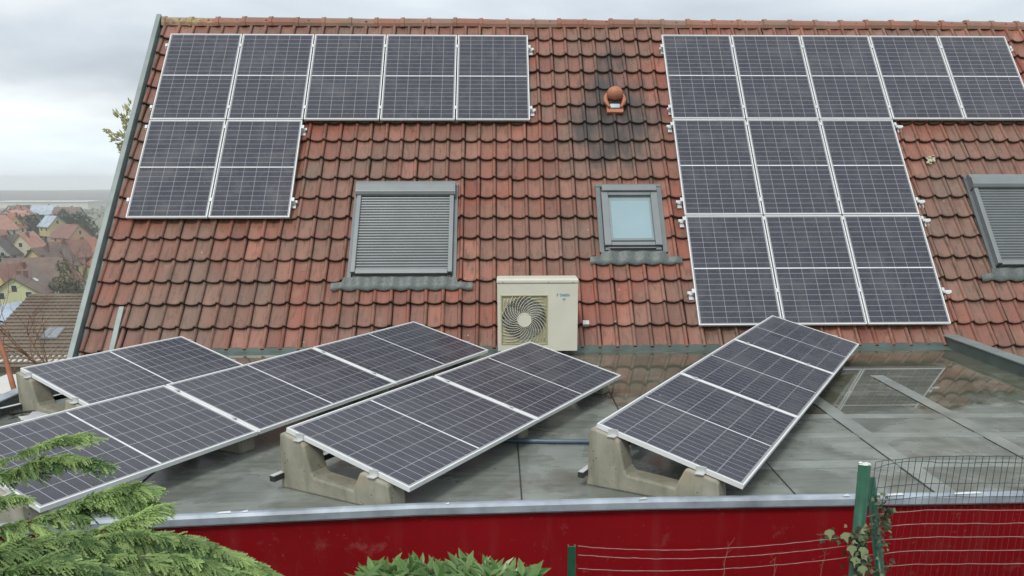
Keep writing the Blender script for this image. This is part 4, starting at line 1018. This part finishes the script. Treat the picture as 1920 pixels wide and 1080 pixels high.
def town_house(px, D, w_, l_, h_, rise, yaw, wc, rc, label, group='houses in the valley town', zb=None, chim=1, nwin=2, balcony=False, skyl=False):
    """gable faces local -y; w_ gable width, l_ length, h_ eaves height, rise ridge above eaves"""
    x, y = T(px, D); z = gz(x, y)-.5 if zb is None else zb
    t = thing('town_house', (x, y, z), label, 'house', group)
    yaw += radians(31); w_ *= .86; l_ *= .86
    m_ = Matrix.Translation((x, y, z)) @ Matrix.Rotation(yaw, 4, 'Z')
    b_ = MB(); b_.prism([(-w_/2, 0), (w_/2, 0), (w_/2, h_), (0, h_+rise-.12), (-w_/2, h_)], 0, l_, m_); b_.build('wall', WALL[wc], t)
    r_ = MB(); ov = .55; sl2 = rise/(w_/2); th = .22
    for s in (-1, 1):
        xe = s*(w_/2+ov); ze = h_-ov*sl2; pr = [(0, h_+rise), (xe, ze), (xe, ze+th), (0, h_+rise+th)]
        if s < 0: pr = pr[::-1]
        r_.prism(pr, -.5, l_+.5, m_)
    ro = r_.build('roof', ROOF[rc], t)
    for q in range(chim):
        c_ = MB(); cx_, cy_ = (.9 if q == 0 else -1.6), l_*(.35+.3*q); zc = h_+rise-abs(cx_)*sl2
        c_.box((cx_-.35, cy_-.35, zc-.6), (cx_+.35, cy_+.35, zc+1.3), m_); c_.box((cx_-.42, cy_-.42, zc+1.3), (cx_+.42, cy_+.42, zc+1.42), m_); c_.build('chimney', M_CHIM, ro, inv=False)
    ws = []
    for lv in range(2 if h_ > 4 else 1):
        for q in range(nwin): ws.append(((q+.5)/nwin*w_-w_/2, 1.0+2.6*lv if h_ > 4 else 1.0, 1.0))
    ws.append((-.0, h_+rise*.22, .9))
    for wx, wz, ww in ws:
        c_ = MB(); c_.box((wx-ww/2-.1, -.04, wz-.1), (wx+ww/2+.1, -.0, wz+1.3), m_); fo_ = c_.build('window', M_WINF, t)
        c_ = MB(); c_.box((wx-ww/2, -.06, wz), (wx+ww/2, -.045, wz+1.2), m_); c_.build('pane', M_WIN, fo_, inv=False)
    for s in (-1, 1):
        for q in range(max(2, int(l_/3.5))):
            yy = (q+.5)/max(2, int(l_/3.5))*l_
            c_ = MB(); xx = s*w_/2; c_.box((min(xx, xx+s*.05), yy-.55, h_-1.9), (max(xx, xx+s*.05), yy+.55, h_-.6), m_); c_.build('window', M_WIN, t)
    if balcony:
        c_ = MB(); c_.box((-w_*.1, -1.3, 2.6), (w_*.45, -.07, 2.8), m_); c_.box((-w_*.1, -1.3, 2.8), (w_*.45, -1.22, 3.7), m_); c_.build('balcony', WALL['white'], t)
    if skyl:
        c_ = MB(); xx = w_*.22; zz = h_+rise-xx*sl2+th; c_.box((-.5, -.9, 0), (.5, .9, .12), m_ @ Matrix.Translation((xx, l_*.45, zz)) @ Matrix.Rotation(math.atan(sl2), 4, 'Y')); c_.build('roof_window', M_SHEET, ro, inv=False)
    return t
R = radians
def zp(py, D): return at(0, py, D).z
town_house(56, 165, 11.0, 21, 4.2, 3.4, R(-14), 'lemon', 'brown', 'pale lemon gabled house with brown roof just beyond the brown neighbour roof', zb=zp(548, 165)-4.2, chim=2, skyl=True)
town_house(26, 190, 10, 21, 4.2, 4.8, R(-55), 'yellow', 'maroon', 'yellow gabled house with long maroon roof at the left edge above the lemon house', zb=zp(530, 190)-4.6)
town_house(99, 205, 9.5, 16, 4.6, 4.6, R(-32), 'yellow', 'brown', 'yellow house with balcony and broad brown roof right of the maroon roofed one', zb=zp(500, 205)-4.2, balcony=True)
town_house(150, 200, 10, 14, 4.6, 3.6, R(70), 'peach', 'brown', 'peach walled house with brown roof beside the red roof verge', zb=zp(505, 205)-4.2)
town_house(132, 232, 9, 12, 4, 4.0, R(-60), 'peach', 'maroon', 'low house with pinkish brown roof behind the broad brown roofed house', zb=zp(478, 232)-3.8)
town_house(80, 245, 8.6, 12, 4.6, 4.8, R(-22), 'cream', 'orange', 'cream house with bright orange gable roof in the middle of the town', zb=zp(466, 245)-4.4)
town_house(32, 240, 10, 13, 4.4, 4.6, R(-35), 'grey', 'dark', 'grey gabled house with dark roof left of the orange roofed house', zb=zp(470, 240)-4.4)
town_house(112, 262, 9, 14, 4, 2.4, R(80), 'cream', 'greygreen', 'house with low grey green roof right of the orange roofed house', zb=zp(452, 262)-3.8)
town_house(58, 268, 8, 11, 4, 4, R(60), 'white', 'maroon', 'white house with maroon roof behind the dark roofed grey house', zb=zp(452, 268)-3.8)
town_house(14, 300, 10, 14, 4.4, 4.6, R(-40), 'cream', 'orange', 'cream house with orange roof at the left edge of the far town', zb=zp(428, 300)-4.2)
town_house(47, 312, 9, 12, 4.4, 4.6, R(-30), 'cream', 'red', 'cream house with red gable roof, second from left in the far rows', zb=zp(424, 312)-4.2)
town_house(78, 318, 10, 13, 4.4, 4.8, R(50), 'yellow', 'red', 'yellow house with red roof behind the grey green roof', zb=zp(424, 318)-4.2)
town_house(152, 330, 8, 10, 4, 3.5, R(20), 'yellow', 'blue', 'small yellow house with pale blue roof between the dark trees', zb=zp(420, 330)-3.8)
town_house(190, 300, 10, 12, 4, 4, R(30), 'peach', 'maroon', 'peach house with maroon roof half hidden by the red roof verge', zb=zp(440, 300)-3.8)
town_house(16, 430, 12, 16, 4.5, 4.5, R(60), 'cream', 'maroon', 'distant cream house with maroon roof at the far left of the town edge', zb=zp(402, 430)-4.2)
town_house(44, 445, 11, 14, 4.5, 4.5, R(70), 'white', 'dark', 'distant white house with dark roof at the town edge', zb=zp(401, 445)-4.2)
town_house(82, 440, 11, 14, 4.5, 4.2, R(-20), 'white', 'red', 'distant white house with red roof at the town edge left of the dark conifers', zb=zp(402, 440)-4.2)
town_house(155, 460, 12, 14, 4.5, 4.2, R(65), 'white', 'blue', 'distant white house with pale blue roof right of the dark conifers', zb=zp(398, 460)-4.2)
town_house(196, 440, 12, 14, 4.5, 4.2, R(65), 'grey', 'brown', 'distant grey house with brown roof close to the red roof verge', zb=zp(402, 440)-4.2)
town_house(-60, 230, 10, 14, 4.5, 4.5, R(-30), 'cream', 'red', 'cream house with red roof outside the left edge of the view')
town_house(-110, 330, 10, 14, 4.5, 4.5, R(50), 'yellow', 'brown', 'yellow house with brown roof further outside the left edge of the view')
town_house(235, 240, 10, 14, 4.5, 4.5, R(40), 'yellow', 'red', 'yellow house with red roof hidden behind the red roof verge')
for i, (px, D, py, w_, l_, ry_, wc, rc, lab) in enumerate((
 (172, 250, 470, 9, 12, -40, 'yellow', 'red', 'yellow house with red roof right of the pinkish brown roof near the verge'),
 (30, 285, 445, 8, 10, 20, 'cream', 'brown', 'small cream house with brown roof above the dark roofed grey house'),
 (62, 345, 416, 9, 12, -60, 'yellow', 'orange', 'small yellow house with orange roof in the far rows'),
 (4, 345, 416, 9, 12, 10, 'white', 'red', 'small white house with red roof at the left edge of the far rows'),
 (100, 400, 408, 10, 12, 40, 'cream', 'orange', 'small cream house with orange roof behind the broad conifer'),
 (62, 400, 407, 12, 12, -20, 'white', 'maroon', 'hazy white house with maroon roof in the second row from the plain'),
 (28, 390, 408, 12, 12, 65, 'cream', 'red', 'hazy cream house with long red roof in the second row from the plain'),
 (120, 520, 396, 14, 16, 65, 'white', 'brown', 'hazy white house with brown roof behind the dark conifers'),
 (70, 540, 395, 14, 16, -60, 'white', 'dark', 'hazy white house with dark roof nearest the open plain'),
 (24, 530, 396, 14, 18, 62, 'cream', 'maroon', 'hazy cream house with long maroon roof nearest the open plain'))):
    town_house(px, D, w_, l_, 4.2, 4, R(ry_), wc, rc, lab, zb=zp(py, D)-4.2)
# long white sheds on the plain
for i, (px, D, w_, lab) in enumerate(((140, 880, 80, 'long white shed on the plain beyond the town, the longest of the three'), (60, 960, 14, 'small white shed on the plain at the far left of the three sheds'), (186, 900, 30, 'middle sized white shed on the plain beside the red roof verge'))):
    x, y = T(px, D); z = zp(375, D); t = thing('shed', (x, y, z-7), lab, 'shed', 'white sheds on the plain')
    c = MB(); c.box((x-w_/2, y, z-8), (x+w_/2, y+25, z-1)); c.build('wall', WALL['white'], t); c = MB(); c.box((x-w_/2-1, y-1, z-.98), (x+w_/2+1, y+26, z)); c.build('roof', M_SHEET, t)
# blue grey metal roofs just beyond the neighbour's verge
gb = at(14, 640, 40)
t = thing('garage', (gb.x, gb.y, gz(gb.x, gb.y)), 'low outbuilding with pale blue grey metal roof left of the brown neighbour roof', 'garage')
A_, B_, C_, D_ = at(-30, 578, 47), at(52, 562, 47), at(26, 608, 43), at(-30, 592, 43)
E_, G_ = at(8, 652, 38), at(-40, 640, 38)
c = MB(); c.add([A_, B_, C_, D_], [(3, 2, 1, 0)]); c.add([v-Vector((0, 0, .15)) for v in (A_, B_, C_, D_)], [(0, 1, 2, 3)])
c.add([D_-Vector((0, 0, .1)), C_-Vector((0, 0, .1)), E_, G_], [(3, 2, 1, 0)]); c.build('roof', ROOF['blue'], t)
c = MB(); c.add([D_, C_, C_-Vector((0, 0, .35)), D_-Vector((0, 0, .35))], [(0, 1, 2, 3)]); c.build('gutter', M_DARK, t)
c = MB(); bl = [G_, E_, C_, B_, A_]; lowz = G_.z-3
c.add([v-Vector((0, 0, .3)) for v in bl]+[Vector((v.x, v.y, lowz)) for v in bl], [(i, i+1, i+6, i+5) for i in range(4)]+[(4, 0, 5, 9)]); c.build('wall', WALL['grey'], t)
# small bits below the neighbour's eave
gw = at(8, 756, 33); c = MB(); c.box((gw.x-1.5, gw.y, gw.z-1.4), (gw.x+2.6, gw.y+3, gw.z+.3)); c.box((gw.x-1.7, gw.y-.2, gw.z+.302), (gw.x+2.8, gw.y+3.2, gw.z+.45))
tag(c.build('garden_wall', WALL['white'], None, loc=(gw.x, gw.y, gw.z-1.4)), 'low white garden wall below the brown neighbour roof at the left edge', 'wall')
# trees
def crown(mb, c, r, n_, sz, seed=0, conical=False, val=(0, 1)):
    rr = random.Random(seed)
    lobes = [(Vector((rr.uniform(-.6, .6)*r[0], rr.uniform(-.6, .6)*r[1], rr.uniform(-.7, .8)*r[2])), rr.uniform(.35, .6), rr.random()) for _ in range(9)]
    for k in range(n_):
        if conical:
            t = rr.random()**1.3; a = rr.uniform(0, 2*pi); q = (1-t)*rr.uniform(.4, 1)*(1+.25*sin(t*23+a*2)); p = Vector((cos(a)*q*r[0], sin(a)*q*r[1], (t*2-1)*r[2])); tv_ = rr.uniform(*val)
        else:
            lb, lr, tn = rr.choice(lobes); v = Vector((rr.gauss(0, 1), rr.gauss(0, 1), rr.gauss(0, 1))).normalized()*rr.uniform(.55, 1.0)
            p = lb+Vector((v.x*r[0], v.y*r[1], v.z*r[2]))*lr; tv_ = min(1, max(0, val[0]+(val[1]-val[0])*(.6*tn+.4*rr.random())))
        p = Vector(c)+p; n3 = Vector((rr.gauss(0, 1), rr.gauss(0, 1), rr.gauss(0, 1)+.6)).normalized(); u = n3.cross(Vector((.3, .8, .1))).normalized(); v2 = n3.cross(u); s = sz*rr.uniform(.6, 1.4)
        mb.add([p-u*s, p-v2*s*.5, p+u*s, p+v2*s*.6], [(0, 1, 2, 3)], tv_)
def far_tree(px, D, ptop, w_, label, mat, con=False, n_=700, sz=.5, seed=1, name='tree'):
    x, y = T(px, D); zt = zp(ptop, D); z0 = gz(x, y)-1.0; h_ = max(3, zt-z0)
    t = thing(name, (x, y, z0), label, 'tree', 'trees among the town houses')
    c_ = MB(); c_.tube([(x, y, z0), (x, y, z0+h_*.9)], [w_*.05, w_*.01], 7); c_.build('trunk', M_BARK, t)
    c_ = MB(); crown(c_, (x, y, z0+h_*(.56 if con else .6)), (w_/2, w_/2, h_*(.45 if con else .4)), n_, sz, seed, con)
    c_.build('crown', mat, t, attr=True)
far_tree(126, 345, 398, 17, 'broad dark conifer standing in the middle of the far town', M_FARLEAF, False, 1400, .8, 3)
far_tree(172, 340, 396, 11, 'dark conifer between the broad conifer and the red roof verge', M_FARLEAF, False, 1100, .7, 4)
far_tree(196, 352, 402, 13, 'dark round tree close against the red roof verge', M_FARLEAF, False, 1000, .7, 5)
far_tree(96, 370, 402, 9, 'greyish bare looking tree left of the broad dark conifer', M_FARBROWN, False, 900, .5, 6)
far_tree(6, 262, 425, 14, 'dark rounded tree at the left edge beside the dark roofed house', M_FARLEAF, False, 1300, .6, 7)
far_tree(16, 215, 470, 6, 'small dark green tree beside the maroon roof', M_FARLEAF, False, 700, .4, 8)
far_tree(62, 222, 470, 8, 'dark hedge like tree between maroon and orange roofs', M_FARLEAF, False, 900, .4, 9)
far_tree(150, 176, 488, 7.5, 'yellow green evergreen in front of the peach house', M_FARBROWN, False, 1300, .33, 10)
far_tree(100, 470, 388, 16, 'hazy grey tree on the plain behind the broad conifer', M_FARBROWN, False, 700, .8, 11)
far_tree(-40, 300, 430, 12, 'dark tree outside the left edge of the view', M_FARLEAF, False, 700, .6, 12)
# far woods and hedgerows on the plain
c = MB()
for k in range(60):
    px = rnd.uniform(-300, 300); D = rnd.uniform(480, 1400); x, y = T(px, D); crown(c, (x, y, gz(x, y)+1.0), (rnd.uniform(8, 30), 6, 4.5), 90, 1.5, k)
tag(c.build('hedgerows', M_FARBROWN, None, attr=True), 'hazy hedgerows and copses scattered over the plain', 'hedgerow', kind='stuff')
# bare deciduous trees
def bare_tree(name, label, base, height, seed, mat, r0, spread=.5, depth=5, lean=Vector((0, 0, 1))):
    rr = random.Random(seed); t = thing(name, base, label, 'tree'); tr_ = MB(); tw = MB()
    def grow(p, d, ln, r, lv):
        pts = [p]; q = p; dd = d.copy()
        for k in range(4):
            dd = (dd+Vector((rr.gauss(0, .13), rr.gauss(0, .13), rr.gauss(0, .1)+.03))).normalized(); q = q+dd*ln/4; pts.append(q)
        (tr_ if lv < 2 else tw).tube(pts, [r*(1-.35*k/4) for k in range(5)], 6 if lv < 2 else 4)
        if lv >= depth: return
        for k in range(3 if lv < 3 else 2):
            n3 = (dd+Vector((rr.gauss(0, spread), rr.gauss(0, spread), rr.gauss(0, spread*.6)+.1))).normalized()
            grow(pts[rr.choice((2, 3, 4, 4))], n3, ln*rr.uniform(.6, .82), r*.58, lv+1)
    grow(Vector(base), lean.normalized(), height*.33, r0, 0)
    tr_.build('trunk', mat, t, smooth=True); tw.build('twigs', mat, t, smooth=True)
M_GREYTW = simple('grey_brown_twig', (.13, .09, .07), .9, var=.2)
p = at(96, 690, 24); bare_tree('bare_tree', 'bare reddish tree whose thin branches cross the brown neighbour roof', (p.x, p.y, p.z-1.6), 5.2, 21, M_TWIG, .032, .6, 4, Vector((-.25, 0, 1)))
p = at(118, 690, 22); bare_tree('bare_tree', 'bare tree with arching branches close to the red roof verge', (p.x, p.y, p.z-1.4), 6.2, 33, M_TWIG, .028, .5, 5, Vector((.0, 0, 1)))
p = at(168, 520, 150); bare_tree('bare_tree', 'tall bare grey tree in front of the peach house in the town', (p.x, p.y, p.z-3), 13, 5, M_GREYTW, .2, .45, 5)
a = at(-14, 606, 9.5); b_ = at(24, 722, 9.5); c = MB(); c.tube([b_+(b_-a)*.6, b_, b_.lerp(a, .5)+Vector((.02, 0, 0)), a, a+(a-b_)*.5], [.034, .031, .028, .024, .02], 8)
tag(c.build('sapling', simple('orange_bark', (.38, .15, .08), .7, var=.25, scale=6), None, smooth=True, loc=b_+(b_-a)*.6), 'smooth orange brown stem leaning at the left edge before the brown neighbour roof', 'sapling')
# yellowish treetop behind the verge
p = at(246, 262, 24); t = thing('pine_tree', (p.x, p.y, gz(p.x, p.y)), 'yellow green conifer whose top shows behind the left verge of the red roof', 'tree')
c = MB(); z0 = gz(p.x, p.y); c.tube([(p.x, p.y, z0), (p.x, p.y, p.z+.6)], [.18, .03], 8)
fo_ = MB(); rr = random.Random(4)
for k, (sx0, sy0, ex, ey) in enumerate(((262, 250, 222, 213), (262, 262, 230, 228), (262, 268, 198, 246), (262, 275, 208, 262), (262, 282, 222, 276), (265, 290, 236, 282), (262, 258, 240, 205), (275, 240, 262, 190), (300, 230, 300, 170), (320, 250, 350, 200))):
    A0 = at(sx0+rnd.uniform(-2, 2), sy0, 24); B0 = at(ex, ey, 24+rnd.uniform(-.4, .4)); c.tube([p+Vector((.4, 0, -1.2)), A0, A0.lerp(B0, .5)+Vector((0, 0, .05)), B0], [.04, .022, .014, .006], 5)
    for j in range(9):
        q = A0.lerp(B0, rr.uniform(.25, 1.03))+Vector((rr.gauss(0, .07), rr.gauss(0, .07), rr.gauss(0, .055))); tn = rr.random(); dd0 = (B0-A0).normalized()
        for m3 in range(9):
            dr = dd0+Vector((rr.gauss(0, .45), rr.gauss(0, .5), rr.gauss(0, .4)+.25)); leaf(fo_, q+Vector((rr.gauss(0, .03), rr.gauss(0, .03), rr.gauss(0, .03))), dr, Vector((0, -1, .3)), rr.uniform(.10, .18), .05, min(1, tn*.7+rr.random()*.3))
c.build('trunk', M_BARK, t); fo_.build('crown', M_YELLEAF, t, attr=True)
# ------------------------------------------------------------------ damp air over the valley
hz = MB(); hz.box((-3500, -3500, -75), (3500, 3500, 8.0))
mh = bpy.data.materials.new('haze'); mh.use_nodes = True; hn = mh.node_tree.nodes; hl = mh.node_tree.links
hn.clear(); ho = hn.new('ShaderNodeOutputMaterial'); hv = hn.new('ShaderNodeVolumePrincipled')
hv.inputs['Color'].default_value = (.97, .985, 1, 1); hv.inputs['Density'].default_value = .00045; hv.inputs['Anisotropy'].default_value = .0
hl.new(hv.outputs[0], ho.inputs['Volume'])
tag(hz.build('haze', mh), kind='stuff')
